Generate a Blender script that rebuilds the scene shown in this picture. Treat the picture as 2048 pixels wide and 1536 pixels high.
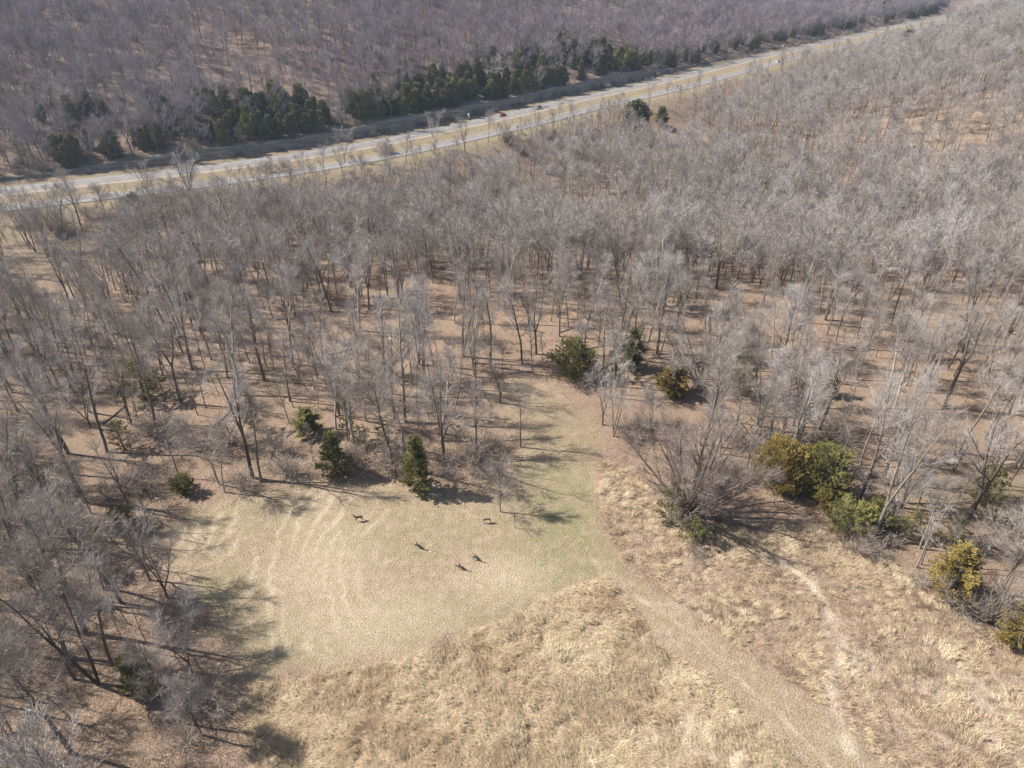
import bpy, math, random
import numpy as np
from mathutils import Vector, Matrix, Euler
for o in list(bpy.data.objects): bpy.data.objects.remove(o)
sc = bpy.context.scene
C = sc.collection
R = math.radians

# ------------------------------------------------------------ camera, sky, sun
FPX, PITCH, CAMH = 1409.0, R(32.3), 85.0
cam = bpy.data.objects.new('camera', bpy.data.cameras.new('camera'))
C.objects.link(cam); sc.camera = cam
cam.location = (0, 0, CAMH)
cam.rotation_euler = (R(90) - PITCH, 0, 0)
cam.data.sensor_width = 36; cam.data.lens = FPX / 2048 * 36
cam.data.clip_end = 9000; cam.data.clip_start = 0.5

SUN_EL = R(43); SUN_AZ = R(-80)          # azimuth clockwise from +Y
world = bpy.data.worlds.new('World'); sc.world = world; world.use_nodes = True
wn = world.node_tree.nodes; bg = wn['Background']
sky = wn.new('ShaderNodeTexSky'); sky.sky_type = 'NISHITA'; sky.sun_disc = False
sky.sun_elevation = SUN_EL; sky.sun_rotation = SUN_AZ
sky.air_density = 1.0; sky.dust_density = 1.5
world.node_tree.links.new(sky.outputs[0], bg.inputs[0]); bg.inputs[1].default_value = 0.072
sl = bpy.data.lights.new('sun', 'SUN'); sl.energy = 5.0; sl.angle = R(0.5); sl.color = (1.0, 0.965, 0.91)
so = bpy.data.objects.new('sun', sl); C.objects.link(so)
sv = Vector((math.sin(SUN_AZ) * math.cos(SUN_EL), math.cos(SUN_AZ) * math.cos(SUN_EL), math.sin(SUN_EL)))
so.rotation_euler = sv.to_track_quat('Z', 'Y').to_euler(); so.location = (0, 0, 300)
sc.view_settings.view_transform = 'Standard'; sc.view_settings.look = 'None'
sc.view_settings.gamma = 1; sc.view_settings.exposure = 0.98
sc.cycles.max_bounces = 4; sc.cycles.diffuse_bounces = 2; sc.cycles.glossy_bounces = 1
sc.cycles.transparent_max_bounces = 4; sc.cycles.volume_bounces = 0
sc.cycles.use_denoising = True; sc.cycles.denoiser = 'OPENIMAGEDENOISE'; sc.cycles.denoising_input_passes = 'RGB_ALBEDO_NORMAL'; sc.cycles.denoising_prefilter = 'NONE'

# ------------------------------------------------------------ survey helpers
def ground_flat(px, py, h=0.0):
    a = (px - 1024) / FPX; b = (768 - py) / FPX
    dy = math.cos(PITCH) + b * math.sin(PITCH); dz = -math.sin(PITCH) + b * math.cos(PITCH)
    t = (CAMH - h) / -dz
    return a * t, dy * t
def project(x, y, z):
    zz = z - CAMH
    d = y * math.cos(PITCH) - zz * math.sin(PITCH)
    u = y * math.sin(PITCH) + zz * math.cos(PITCH)
    return 1024 + FPX * x / d, 768 - FPX * u / d, d

def sstep(a, b, x):
    t = np.clip((x - a) / (b - a), 0, 1); return t * t * (3 - 2 * t)
def vnoise(x, y, scale, seed=0):
    """smooth value noise in 0..1"""
    x = np.asarray(x, float) / scale; y = np.asarray(y, float) / scale
    xi = np.floor(x).astype(np.int64); yi = np.floor(y).astype(np.int64)
    fx = x - xi; fy = y - yi; fx = fx * fx * (3 - 2 * fx); fy = fy * fy * (3 - 2 * fy)
    def h(a, b):
        n = (a * 374761393 + b * 668265263 + seed * 974711) & 0x7fffffff
        n = ((n ^ (n >> 13)) * 1274126177) & 0x7fffffff
        return ((n ^ (n >> 16)) & 0xffff) / 65535.0
    return (h(xi, yi) * (1 - fx) + h(xi + 1, yi) * fx) * (1 - fy) + (h(xi, yi + 1) * (1 - fx) + h(xi + 1, yi + 1) * fx) * fy
def fbm(x, y, scale, seed=0, n=4):
    v = 0; a = 0.5; t = 0
    for k in range(n):
        v = v + a * vnoise(x, y, scale / 2 ** k, seed + k * 17); t += a; a *= 0.55
    return v / t

# road: far edge of the upper carriageway, in metres
_rp = [(-620, 120), (-420, 195), (-300, 243), (-207, 283), (-174, 298.5), (-138, 315.5), (-80, 359-9), (-80+73, 424), (30, 466), (98, 535), (200, 652), (349, 808), (420, 889), (589, 1068), (737, 1259), (900, 1480), (1300, 2100)]
def catmull(P, n=14):
    P = [np.array(p, float) for p in P]; out = []
    for i in range(1, len(P) - 2):
        for k in range(n):
            t = k / n
            out.append(0.5 * (2 * P[i] + (P[i + 1] - P[i - 1]) * t + (2 * P[i - 1] - 5 * P[i] + 4 * P[i + 1] - P[i + 2]) * t * t + (3 * P[i] - P[i - 1] - 3 * P[i + 1] + P[i + 2]) * t ** 3))
    return np.array(out)
_rp[6] = (-80, 353)
ROAD = catmull([(-900, 20)] + _rp + [(1700, 2700)])
# even smoothing
for _ in range(6):
    ROAD[1:-1] = (ROAD[:-2] + 2 * ROAD[1:-1] + ROAD[2:]) / 4
_t = np.gradient(ROAD, axis=0); _t /= np.linalg.norm(_t, axis=1)[:, None]
RN = np.stack([-_t[:, 1], _t[:, 0]], 1)                      # points north-west, away from the camera
RS = np.concatenate([[0], np.cumsum(np.linalg.norm(np.diff(ROAD, axis=0), axis=1))])
def road_off(x, y):
    """signed offset (positive beyond the road) and position along it"""
    x = np.asarray(x, float).ravel(); y = np.asarray(y, float).ravel()
    best = np.full(x.shape, 1e18); off = np.zeros(x.shape); s = np.zeros(x.shape)
    step = 2
    idx = list(range(0, len(ROAD) - step, step))
    for i in idx:
        a = ROAD[i]; b = ROAD[i + step]; d = b - a; L = math.hypot(*d)
        t = np.clip(((x - a[0]) * d[0] + (y - a[1]) * d[1]) / L ** 2, 0, 1)
        qx = x - (a[0] + t * d[0]); qy = y - (a[1] + t * d[1]); dd = qx * qx + qy * qy
        m = dd < best
        sg = np.sign(-d[1] * qx + d[0] * qy); sg[sg == 0] = 1
        best = np.where(m, dd, best); off = np.where(m, sg * np.sqrt(dd), off); s = np.where(m, RS[i] + t * L, s)
    return off, s
def s_of_px(px, py):
    return float(road_off(*[[v] for v in ground_flat(px, py)])[1][0])
S_E = s_of_px(1800, 48)
S_H, S_I, S_J, S_K = s_of_px(790, 267), s_of_px(1330, 152), s_of_px(440, 327), s_of_px(690, 288)
S_F, S_G = s_of_px(600, 300), s_of_px(850, 255)
S_A, S_B, S_C, S_D = s_of_px(60, 370), s_of_px(330, 338), s_of_px(1270, 165), s_of_px(1400, 136)
ROADW, MEDW, LOWW = 11.5, 14.0, 10.0
def cut_h(s):
    return 1.0 + 3.4 * sstep(S_A, S_B, s) * (1 - sstep(S_C, S_D, s)) + 1.2 * sstep(S_F, S_G, s) * (1 - sstep(S_C, S_D, s)) + 1.2 * (vnoise(s, s * 0 + 3, 45, 5) - .5) * 2
def height(x, y):
    x = np.asarray(x, float); sh = x.shape; xf = x.ravel(); yf = np.asarray(y, float).ravel()
    off, s = road_off(xf, yf)
    nearw = sstep(120, 190, yf)
    south = sstep(ROADW + MEDW + LOWW + 6, ROADW + MEDW + LOWW + 50, -off)
    z = (fbm(xf, yf, 90, 3, 2) - .5) * 5 * nearw * south
    z = z - 14 * sstep(180, 265, yf + .12 * xf) * sstep(ROADW + MEDW + LOWW + 5, ROADW + MEDW + LOWW + 45, -off)
    z = z + 33 * sstep(150, 400, xf + 0.2 * (yf - 450)) * sstep(300, 480, yf) * sstep(ROADW + MEDW + LOWW + 14, 190, -off)
    n = off > 3.2
    hc = cut_h(s)
    up = hc * sstep(9.6, 11.6, off) + 110 * np.tanh(0.24 * np.maximum(off - 13, 0) / 110) + (fbm(xf, yf, 130, 8, 3) - .5) * 16 * sstep(18, 90, off)
    z = np.where(n, np.maximum(up, 0), z)
    flat = (off < 3) & (off > -(ROADW + MEDW + LOWW + 4))
    z = np.where(flat, -0.15, z)
    return z.reshape(sh)
def G(px, py):
    """ground point seen at a photograph pixel"""
    h = 0.0
    for _ in range(14):
        x, y = ground_flat(px, py, h)
        h = 0.5 * h + 0.5 * float(height(np.array([x]), np.array([y]))[0])
    return x, y, h
def poly(pts): return np.array([ground_flat(*p) for p in pts])
def sdist(P, x, y):
    """signed distance to a polygon, positive inside"""
    best = np.full(x.shape, 1e18); ins = np.zeros(x.shape, bool)
    n = len(P)
    for i in range(n):
        a = P[i]; b = P[(i + 1) % n]; d = b - a
        t = np.clip(((x - a[0]) * d[0] + (y - a[1]) * d[1]) / (d @ d + 1e-9), 0, 1)
        best = np.minimum(best, (x - a[0] - t * d[0]) ** 2 + (y - a[1] - t * d[1]) ** 2)
        c = (a[1] > y) != (b[1] > y)
        with np.errstate(divide='ignore', invalid='ignore'):
            xi = (b[0] - a[0]) * (y - a[1]) / (b[1] - a[1] + 1e-12) + a[0]
        ins ^= c & (x < xi)
    return np.where(ins, 1, -1) * np.sqrt(best)
MEADOW = poly([(1215, 1152), (1100, 1190), (980, 1245), (880, 1290), (760, 1328), (640, 1345), (520, 1352), (480, 1310), (430, 1240), (375, 1160), (325, 1110), (315, 1065), (400, 1015), (520, 985), (620, 955), (700, 958), (800, 965), (900, 985), (965, 982), (1005, 955), (1035, 925), (1020, 880), (990, 830), (985, 790), (1020, 765), (1090, 760), (1150, 800), (1185, 850), (1200, 920), (1190, 980), (1205, 1060), (1235, 1115), (1275, 1145), (1345, 1205), (1450, 1280), (1555, 1350), (1650, 1420), (1790, 1560), (1930, 1800), (1740, 1800), (1625, 1545), (1525, 1445), (1390, 1340), (1280, 1235)])
CLEAR = poly([(540, 1900), (500, 1600), (470, 1440), (480, 1370), (430, 1290), (390, 1200), (340, 1120), (295, 1060), (330, 1010), (440, 1000), (560, 975), (630, 953), (700, 955), (800, 962), (900, 980), (960, 940), (1000, 900), (985, 830), (985, 800), (1010, 755), (1090, 748), (1150, 795), (1195, 830), (1215, 900), (1290, 880), (1400, 900), (1480, 950), (1500, 1000), (1620, 1010), (1690, 1075), (1790, 1100), (1860, 1190), (1930, 1230), (2048, 1300), (2250, 1400), (2600, 1900)])
TALL = poly([(540, 1900), (500, 1600), (480, 1440), (505, 1365), (640, 1348), (760, 1330), (880, 1292), (980, 1247), (1100, 1193), (1212, 1155), (1280, 1238), (1390, 1342), (1525, 1448), (1625, 1550), (1740, 1900)])
BRUSH = poly([(1900, 1900), (1795, 1560), (1655, 1418), (1558, 1348), (1453, 1278), (1348, 1202), (1278, 1143), (1240, 1110), (1210, 1060), (1195, 980), (1205, 920), (1260, 935), (1330, 1000), (1480, 1030), (1620, 1045), (1690, 1085), (1800, 1130), (1860, 1190), (1930, 1232), (2048, 1300), (2250, 1400), (2600, 1900)])

# ------------------------------------------------------------ materials
def mat(name, rough=0.9, spec=0.1):
    m = bpy.data.materials.new(name); m.use_nodes = True
    b = m.node_tree.nodes['Principled BSDF']; b.inputs['Roughness'].default_value = rough
    b.inputs['Specular IOR Level'].default_value = spec
    return m, m.node_tree, b
class N:
    def __init__(s, nt): s.nt = nt
    def new(s, t, **k):
        n = s.nt.nodes.new(t)
        for a, v in k.items(): setattr(n, a, v)
        return n
    def link(s, a, b): s.nt.links.new(a, b)
    def coord(s, scale=(1, 1, 1), rot=(0, 0, 0)):
        tc = s.new('ShaderNodeTexCoord'); mp = s.new('ShaderNodeMapping')
        mp.inputs['Scale'].default_value = scale; mp.inputs['Rotation'].default_value = rot
        s.link(tc.outputs['Object'], mp.inputs[0]); return mp.outputs[0]
    def noise(s, scale, detail=3, rough=0.6, vec=None, dist=0):
        n = s.new('ShaderNodeTexNoise'); n.inputs['Scale'].default_value = scale; n.inputs['Detail'].default_value = detail
        n.inputs['Roughness'].default_value = rough; n.inputs['Distortion'].default_value = dist
        if vec is None: vec = s.coord()
        s.link(vec, n.inputs['Vector']); return n.outputs['Fac']
    def ramp(s, fac, stops):
        r = s.new('ShaderNodeValToRGB'); s.link(fac, r.inputs[0])
        e = r.color_ramp.elements
        while len(e) < len(stops): e.new(0.5)
        for i, (p, c) in enumerate(stops):
            e[i].position = p; e[i].color = (c, c, c, 1) if isinstance(c, (int, float)) else (*c, 1)
        return r.outputs[0]
    def mix(s, fac, a, b, mode='MIX'):
        m = s.new('ShaderNodeMix', data_type='RGBA', blend_type=mode)
        for sock, v in ((m.inputs[0], fac), (m.inputs[6], a), (m.inputs[7], b)):
            if hasattr(v, 'is_output'): s.link(v, sock)
            elif isinstance(v, (int, float)): sock.default_value = v
            else: sock.default_value = (*v, 1)
        return m.outputs[2]
    def math(s, op, a, b=0.5):
        m = s.new('ShaderNodeMath', operation=op)
        for i, v in enumerate((a, b)):
            if hasattr(v, 'is_output'): s.link(v, m.inputs[i])
            else: m.inputs[i].default_value = v
        return m.outputs[0]
    def attr(s, name):
        a = s.new('ShaderNodeAttribute'); a.attribute_name = name; return a.outputs['Fac']
    def bump(s, h, bsdf, strength=0.5, dist=0.2):
        b = s.new('ShaderNodeBump'); b.inputs['Strength'].default_value = strength; b.inputs['Distance'].default_value = dist
        s.link(h, b.inputs['Height']); s.link(b.outputs[0], bsdf.inputs['Normal'])

def ground_material():
    m, nt, b = mat('ground_cover', 0.95, 0.05); n = N(nt)
    fine = n.noise(3.2, 4, 0.75); mid = n.noise(0.6, 5, 0.75); big = n.noise(0.06, 3, 0.6); speck = n.noise(4.6, 3, 0.85)
    # leaf litter
    lit = n.ramp(fine, [(0.30, (0.09, 0.06, 0.045)), (0.44, (0.25, 0.17, 0.12)), (0.58, (0.41, 0.29, 0.20)), (0.74, (0.62, 0.48, 0.36))])
    lit = n.mix(n.ramp(mid, [(0.42, 0.0), (0.7, 0.75)]), lit, (0.33, 0.245, 0.185))
    lit = n.mix(n.ramp(big, [(0.5, 0.0), (0.72, 0.5)]), lit, (0.27, 0.21, 0.13))
    lit = n.mix(n.ramp(n.noise(0.22, 4, 0.7), [(0.5, 0.0), (0.68, 0.7)]), lit, (0.19, 0.135, 0.10))
    lit = n.mix(n.attr('hillside'), lit, n.ramp(fine, [(0.3, (0.12, 0.085, 0.07)), (0.7, (0.30, 0.215, 0.17))]))
    # mown meadow
    md = n.ramp(fine, [(0.25, (0.20, 0.15, 0.09)), (0.5, (0.35, 0.27, 0.17)), (0.8, (0.52, 0.41, 0.275))])
    md = n.mix(n.ramp(mid, [(0.45, 0.0), (0.62, 0.8)]), md, (0.47, 0.36, 0.27))
    gr = n.ramp(n.noise(0.35, 4, 0.7), [(0.3, 0.0), (0.65, 1.0)])
    md = n.mix(n.math('MULTIPLY', n.attr('green'), n.math('MULTIPLY', gr, 0.8)), md, (0.235, 0.225, 0.105))
    md = n.mix(n.math('MULTIPLY', n.attr('streak'), n.ramp(n.noise(1.1, 4, 0.75), [(0.25, 0.15), (0.55, 1.0)])), md, (0.58, 0.47, 0.33))
    # tall straw
    flow = n.noise(1.6, 4, 0.7, n.coord((0.55, 1.6, 1), (0, 0, R(35))), 0.8)
    tl = n.ramp(flow, [(0.25, (0.20, 0.14, 0.09)), (0.45, (0.36, 0.265, 0.17)), (0.62, (0.48, 0.37, 0.25)), (0.85, (0.62, 0.51, 0.37))])
    tl = n.mix(n.ramp(n.noise(0.12, 3, 0.6), [(0.42, 0.0), (0.7, 0.5)]), tl, (0.45, 0.32, 0.20))
    # reddish brush
    br = n.ramp(flow, [(0.25, (0.18, 0.12, 0.085)), (0.48, (0.33, 0.235, 0.165)), (0.7, (0.46, 0.35, 0.25)), (0.9, (0.60, 0.49, 0.36))])
    col = n.mix(n.attr('meadow'), lit, md)
    col = n.mix(n.attr('tall'), col, tl)
    col = n.mix(n.attr('brush'), col, br)
    col = n.mix(n.attr('verge'), col, n.ramp(mid, [(0.3, (0.20, 0.155, 0.10)), (0.7, (0.30, 0.24, 0.155))]))
    col = n.mix(n.math('MULTIPLY', n.attr('dirt'), 0.9), col, (0.60, 0.495, 0.365))
    col = n.mix(1.0, col, n.ramp(speck, [(0.36, 0.62), (0.5, 1.08), (0.66, 1.42)]), 'MULTIPLY')
    nt.links.new(col, b.inputs['Base Color'])
    n.bump(n.math('ADD', fine, n.math('MULTIPLY', speck, .5)), b, 1.0, 0.45)
    return m
def simple_mat(name, stops, scale=1.0, rough=0.9, spec=0.1, vec_scale=(1, 1, 1), bump=0.0, bdist=0.05, vary=0.0, detail=3):
    m, nt, b = mat(name, rough, spec); n = N(nt)
    f = n.noise(scale, detail, 0.65, n.coord(vec_scale))
    col = n.ramp(f, stops)
    if vary:
        oi = n.new('ShaderNodeObjectInfo')
        v = n.ramp(oi.outputs['Random'], [(0.0, 1 - vary), (1.0, 1 + vary * 0.6)])
        col = n.mix(1.0, col, v, 'MULTIPLY')
    nt.links.new(col, b.inputs['Base Color'])
    if bump: n.bump(f, b, bump, bdist)
    return m
def wood_mat(name, tints, base_noise, rough=0.9):
    """bark or twigs: each tree takes its own tint"""
    m, nt, b = mat(name, rough, 0.1); n = N(nt)
    oi = n.new('ShaderNodeObjectInfo')
    tint = n.ramp(oi.outputs['Random'], tints)
    f = n.ramp(n.noise(base_noise, 3, 0.6, n.coord((1, 1, 0.35))), [(0.3, 0.62), (0.7, 1.15)])
    nt.links.new(n.mix(1.0, tint, f, 'MULTIPLY'), b.inputs['Base Color'])
    return m
M = {}
M['ground'] = ground_material()
M['bark'] = wood_mat('grey_bark', [(0, (0.10, 0.08, 0.065)), (0.3, (0.19, 0.155, 0.13)), (0.55, (0.12, 0.10, 0.08)), (0.8, (0.27, 0.235, 0.20)), (1, (0.15, 0.12, 0.10))], 1.3)
M['dusky_twigs'] = wood_mat('dusky_twigs', [(0, (0.27, 0.215, 0.19)), (1, (0.31, 0.25, 0.22))], 0.5)
M['dark_bark'] = wood_mat('dark_bark', [(0, (0.13, 0.105, 0.085)), (1, (0.17, 0.135, 0.11))], 1.3)
M['twigs'] = wood_mat('bare_twigs', [(0, (0.32, 0.275, 0.24)), (0.25, (0.45, 0.405, 0.375)), (0.5, (0.36, 0.305, 0.26)), (0.75, (0.52, 0.475, 0.445)), (1, (0.34, 0.29, 0.25))], 0.5)
M['hill_twigs'] = wood_mat('hill_twigs', [(0, (0.26, 0.215, 0.215)), (0.4, (0.37, 0.32, 0.325)), (0.7, (0.31, 0.26, 0.265)), (1, (0.42, 0.37, 0.37))], 0.5)  # cool tints: bluish distance haze put into the twig colour
M['white_bark'] = wood_mat('white_bark', [(0, (0.62, 0.57, 0.50)), (1, (0.7, 0.65, 0.58))], 1.0)
M['shrub'] = wood_mat('shrub_stems', [(0, (0.27, 0.215, 0.18)), (0.5, (0.37, 0.31, 0.265)), (1, (0.31, 0.25, 0.205))], 0.8)
def cedar_mat(name, stops):
    m, nt, b = mat(name, 0.8, 0.15); n = N(nt)
    f = n.noise(0.8, 4, 0.7); oi = n.new('ShaderNodeObjectInfo')
    v = n.ramp(oi.outputs['Random'], [(0, 0.8), (1, 1.2)])
    nt.links.new(n.mix(1.0, n.ramp(f, stops), v, 'MULTIPLY'), b.inputs['Base Color'])
    return m
M['cedar'] = cedar_mat('cedar_sprays', [(0.3, (0.09, 0.11, 0.035)), (0.5, (0.18, 0.17, 0.056)), (0.68, (0.31, 0.25, 0.085))])
M['bronze'] = cedar_mat('bronze_cedar_sprays', [(0.3, (0.13, 0.11, 0.037)), (0.5, (0.26, 0.195, 0.06)), (0.68, (0.38, 0.27, 0.085))])
M['dark'] = cedar_mat('dark_cedar_sprays', [(0.3, (0.05, 0.065, 0.035)), (0.48, (0.10, 0.105, 0.05)), (0.64, (0.26, 0.205, 0.08))])
def straw_mat(name, stops, scale):
    m, nt, b = mat(name, .85, .15); n = N(nt); g = n.new('ShaderNodeNewGeometry')
    a = n.noise(scale, 4, .7, g.outputs['Position']); c = n.noise(1.3, 3, .6, g.outputs['Position'])
    col = n.mix(1.0, n.ramp(a, stops), n.ramp(c, [(.3, .7), (.7, 1.2)]), 'MULTIPLY'); nt.links.new(col, b.inputs['Base Color']); return m
M['straw'] = straw_mat('straw_blades', [(.36, (.35, .25, .155)), (.46, (.45, .34, .215)), (.56, (.52, .41, .265)), (.66, (.59, .48, .32))], .09)
M['rust'] = straw_mat('rusty_weeds', [(.36, (.22, .15, .105)), (.5, (.35, .255, .175)), (.64, (.50, .385, .26))], .12)
M['road'] = simple_mat('worn_concrete_paving', [(0.3, (0.165, 0.15, 0.138)), (0.7, (0.225, 0.208, 0.192))], 0.3, 0.8, 0.2, detail=5)
M['shoulder'] = simple_mat('shoulder_asphalt', [(0.3, (0.30, 0.27, 0.24)), (0.7, (0.40, 0.36, 0.33))], 0.5)
M['median'] = simple_mat('median_grass', [(0.3, (0.19, 0.135, 0.085)), (0.55, (0.26, 0.19, 0.12)), (0.75, (0.23, 0.185, 0.115))], 0.12, detail=5)
M['paint'] = simple_mat('road_paint', [(0.3, (0.72, 0.72, 0.70)), (0.7, (0.8, 0.8, 0.78))], 1)
M['ochre'] = simple_mat('yellow_paint', [(0.3, (0.62, 0.45, 0.08)), (0.7, (0.7, 0.5, 0.1))], 1)

# ------------------------------------------------------------ object helpers
def new_mesh(name, V, F, m=None, smooth=False):
    """F: array (n,3) or (n,4), or list of such arrays"""
    me = bpy.data.meshes.new(name)
    V = np.asarray(V, np.float32)
    Fs = [np.asarray(f, np.int32) for f in (F if isinstance(F, list) else [F]) if len(f)]
    me.vertices.add(len(V)); me.vertices.foreach_set('co', V.ravel())
    tot = sum(f.size for f in Fs); cnt = sum(len(f) for f in Fs)
    me.loops.add(tot); me.polygons.add(cnt)
    me.loops.foreach_set('vertex_index', np.concatenate([f.ravel() for f in Fs]))
    ls = []; p = 0
    for f in Fs:
        ls.append(np.arange(len(f), dtype=np.int32) * f.shape[1] + p); p += f.size
    me.polygons.foreach_set('loop_start', np.concatenate(ls))
    if smooth: me.polygons.foreach_set('use_smooth', np.ones(cnt, bool))
    me.update(calc_edges=True)
    if m: me.materials.append(m)
    return me
def link(name, data, parent=None, **props):
    o = bpy.data.objects.new(name, data); C.objects.link(o)
    if parent: o.parent = parent
    for k, v in props.items():
        if v: o[k] = v
    return o
def thing(name, label, cat, loc, rz=0, group=None, scale=1, tilt=(0, 0)):
    o = link(name, None, label=label, category=cat, group=group)
    o.location = loc; o.rotation_euler = (tilt[0], tilt[1], rz)
    o.scale = (scale,) * 3 if isinstance(scale, (int, float)) else scale
    o.empty_display_size = 0.5
    return o

# ------------------------------------------------------------ the ground sheet
def axis_pts(segs):
    out = []
    for a, b, st in segs:
        n = max(1, int(round((b - a) / st))); out.append(np.linspace(a, b, n, endpoint=False))
    out.append([segs[-1][1]]); return np.concatenate(out)
gx = axis_pts([(-3000, -1000, 200), (-1000, -400, 20), (-400, -200, 4), (-200, -62, 1.5), (-62, 82, 0.3), (82, 260, 1.7), (260, 500, 4), (500, 1500, 10), (1500, 3500, 200)])
gy = axis_pts([(-300, 30, 30), (30, 45, 1.5), (45, 122, 0.3), (122, 240, 1.1), (240, 520, 2.2), (520, 800, 4), (800, 1500, 10), (1500, 4500, 150)])
GX, GY = np.meshgrid(gx, gy)
gz = height(GX, GY)
nx, ny = len(gx), len(gy)
fx, fy = GX.ravel(), GY.ravel()
def far_sd(P):
    v = np.full(fx.shape, -50.0); k = (fx > -90) & (fx < 140) & (fy > 0) & (fy < 170)
    v[k] = sdist(P, fx[k], fy[k]); return v
edge = (fbm(fx, fy, 5, 21, 3) - .5)
sd_m, sd_t, sd_b = far_sd(MEADOW), far_sd(TALL), far_sd(BRUSH)
A_me = sstep(-2.2, 2.2, sd_m + edge * 6) * (1 - .4 * sstep(101, 112, fy + edge * 12)); A_ta = sstep(-.5, .6, sd_t + edge * 1.6); A_br = sstep(-.9, 1.2, sd_b + edge * 3)
rug = ((fbm(fx, fy, 1.3, 31, 3) - .5) * .95 + (fbm(fx, fy, 4.0, 35, 2) - .5) * .7) * A_ta + ((fbm(fx, fy, 2.6, 41, 3) - .5) * .8) * A_br
litr = (fbm(fx, fy, .9, 51, 2) - .5) * .25
nearmask = ((fx > -62) & (fx < 82) & (fy > 45) & (fy < 122))
gz = gz.ravel() + rug + np.where(nearmask, litr, 0) * (1 - .6 * A_me)
idx = np.arange(nx * ny).reshape(ny, nx)
quads = np.stack([idx[:-1, :-1], idx[:-1, 1:], idx[1:, 1:], idx[1:, :-1]], -1).reshape(-1, 4)
gme = new_mesh('ground', np.stack([fx, fy, gz], 1), quads, M['ground'], True)
goff, gs = road_off(fx, fy)
def ell(px, py, rx, ry, soft=.35):
    x0, y0, _ = G(px, py)
    r = np.sqrt(((fx - x0) / rx) ** 2 + ((fy - y0) / ry) ** 2) + (fbm(fx, fy, 9, 61, 3) - .5) * .8
    return 1 - sstep(1 - soft, 1 + soft, r)
green = np.zeros(fx.shape)
for p in [(1120, 1080, 9, 16, 1.0), (1120, 980, 8, 12, .95), (1060, 1020, 8, 5, .8), (1140, 860, 7, 10, .8), (860, 1240, 14, 5, .5), (720, 1080, 12, 5, .5), (560, 1300, 8, 6, .55), (430, 1200, 4, 9, .6), (1180, 1130, 6, 6, .6), (540, 1040, 10, 5, .4), (900, 1060, 18, 7, .4)]:
    green = np.maximum(green, ell(*p[:4], .8) * p[4])
green = np.clip(green + .04, 0, 1)
sx_, sy_ = 4.0, 82.0
rr_ = np.hypot((fx - sx_), (fy - sy_) * 1.1) + (fbm(fx, fy, 12, 63, 3) - .5) * 5 + (fbm(fx, fy, 1.5, 64, 2) - .5) * 1.2
az_ = np.arctan2(fy - sy_, fx - sx_)
streak = (np.sin(rr_ * 2 * np.pi / 2.5) * .5 + .5) ** 2 * sstep(24, 30, rr_) * sstep(1.5, 4, sd_m) * sstep(.36, .6, vnoise(rr_, az_ * 9.5, 3.0, 66)) * np.clip((np.cos(az_ - R(194)) - .72) * 7, 0, 1) * .8
for (px, py, rx, ry) in [(720, 1240, 10, 5), (650, 1130, 7, 8), (1010, 1150, 7, 4)]:
    streak = np.maximum(streak, ell(px, py, rx, ry, .9) * .5)
verge = sstep(-3, 1, -goff - (ROADW + MEDW + LOWW)) * (1 - sstep(8, 20, -goff - (ROADW + MEDW + LOWW) + edge * 10)) + (goff > -40) * (goff < 5.5)
for p in [(120, 500, 12, 26), (60, 470, 16, 8), (1650, 14, 60, 16), (300, 790, 7, 4), (1500, 690, 9, 5), (1960, 990, 10, 7)]:
    verge = np.maximum(verge, ell(*p, .6) * .8)
dirt = np.zeros(fx.shape)
def track(pts, w, k):
    global dirt
    P = poly(pts)
    d = np.full(fx.shape, 1e9)
    for a, b in zip(P[:-1], P[1:]):
        e = b - a; t = np.clip(((fx - a[0]) * e[0] + (fy - a[1]) * e[1]) / (e @ e), 0, 1)
        d = np.minimum(d, np.hypot(fx - a[0] - t * e[0], fy - a[1] - t * e[1]))
    dirt = np.maximum(dirt, (1 - sstep(w * .3, w * 1.5, d + edge * w * 2)) * k * (.25 + .75 * sstep(.35, .65, vnoise(fx, fy, 2.5, 71))))
track([(1270, 1190), (1390, 1270), (1480, 1360), (1560, 1430), (1660, 1536)], .35, .75)
track([(1540, 1110), (1600, 1150), (1645, 1200), (1670, 1260), (1668, 1330), (1655, 1420), (1700, 1500)], 1.3, .9)
track([(1190, 1120), (1240, 1165)], .7, .5)
dirt = np.maximum(dirt, ell(1320, 258, 20, 7) * .0)
for p in [(1250, 1290, 5, 3.5, .7), (1430, 1500, 9, 4, .7), (1250, 1500, 6, 3, .5), (1700, 1320, 4, 4, .7), (1390, 1210, 4, 2, .4), (1950, 1420, 10, 6, .5)]:
    dirt = np.maximum(dirt, ell(*p[:4], .7) * p[4])
hillside = sstep(8, 20, goff)
for nm, v in (('hillside', hillside * .85), ('meadow', A_me), ('tall', A_ta), ('brush', A_br), ('green', green), ('streak', streak), ('verge', np.clip(verge, 0, 1)), ('dirt', dirt)):
    gme.attributes.new(nm, 'FLOAT', 'POINT').data.foreach_set('value', np.asarray(v, np.float32))
link('ground', gme, kind='structure', label='leaf-covered woodland floor, mown meadow and straw field')

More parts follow.
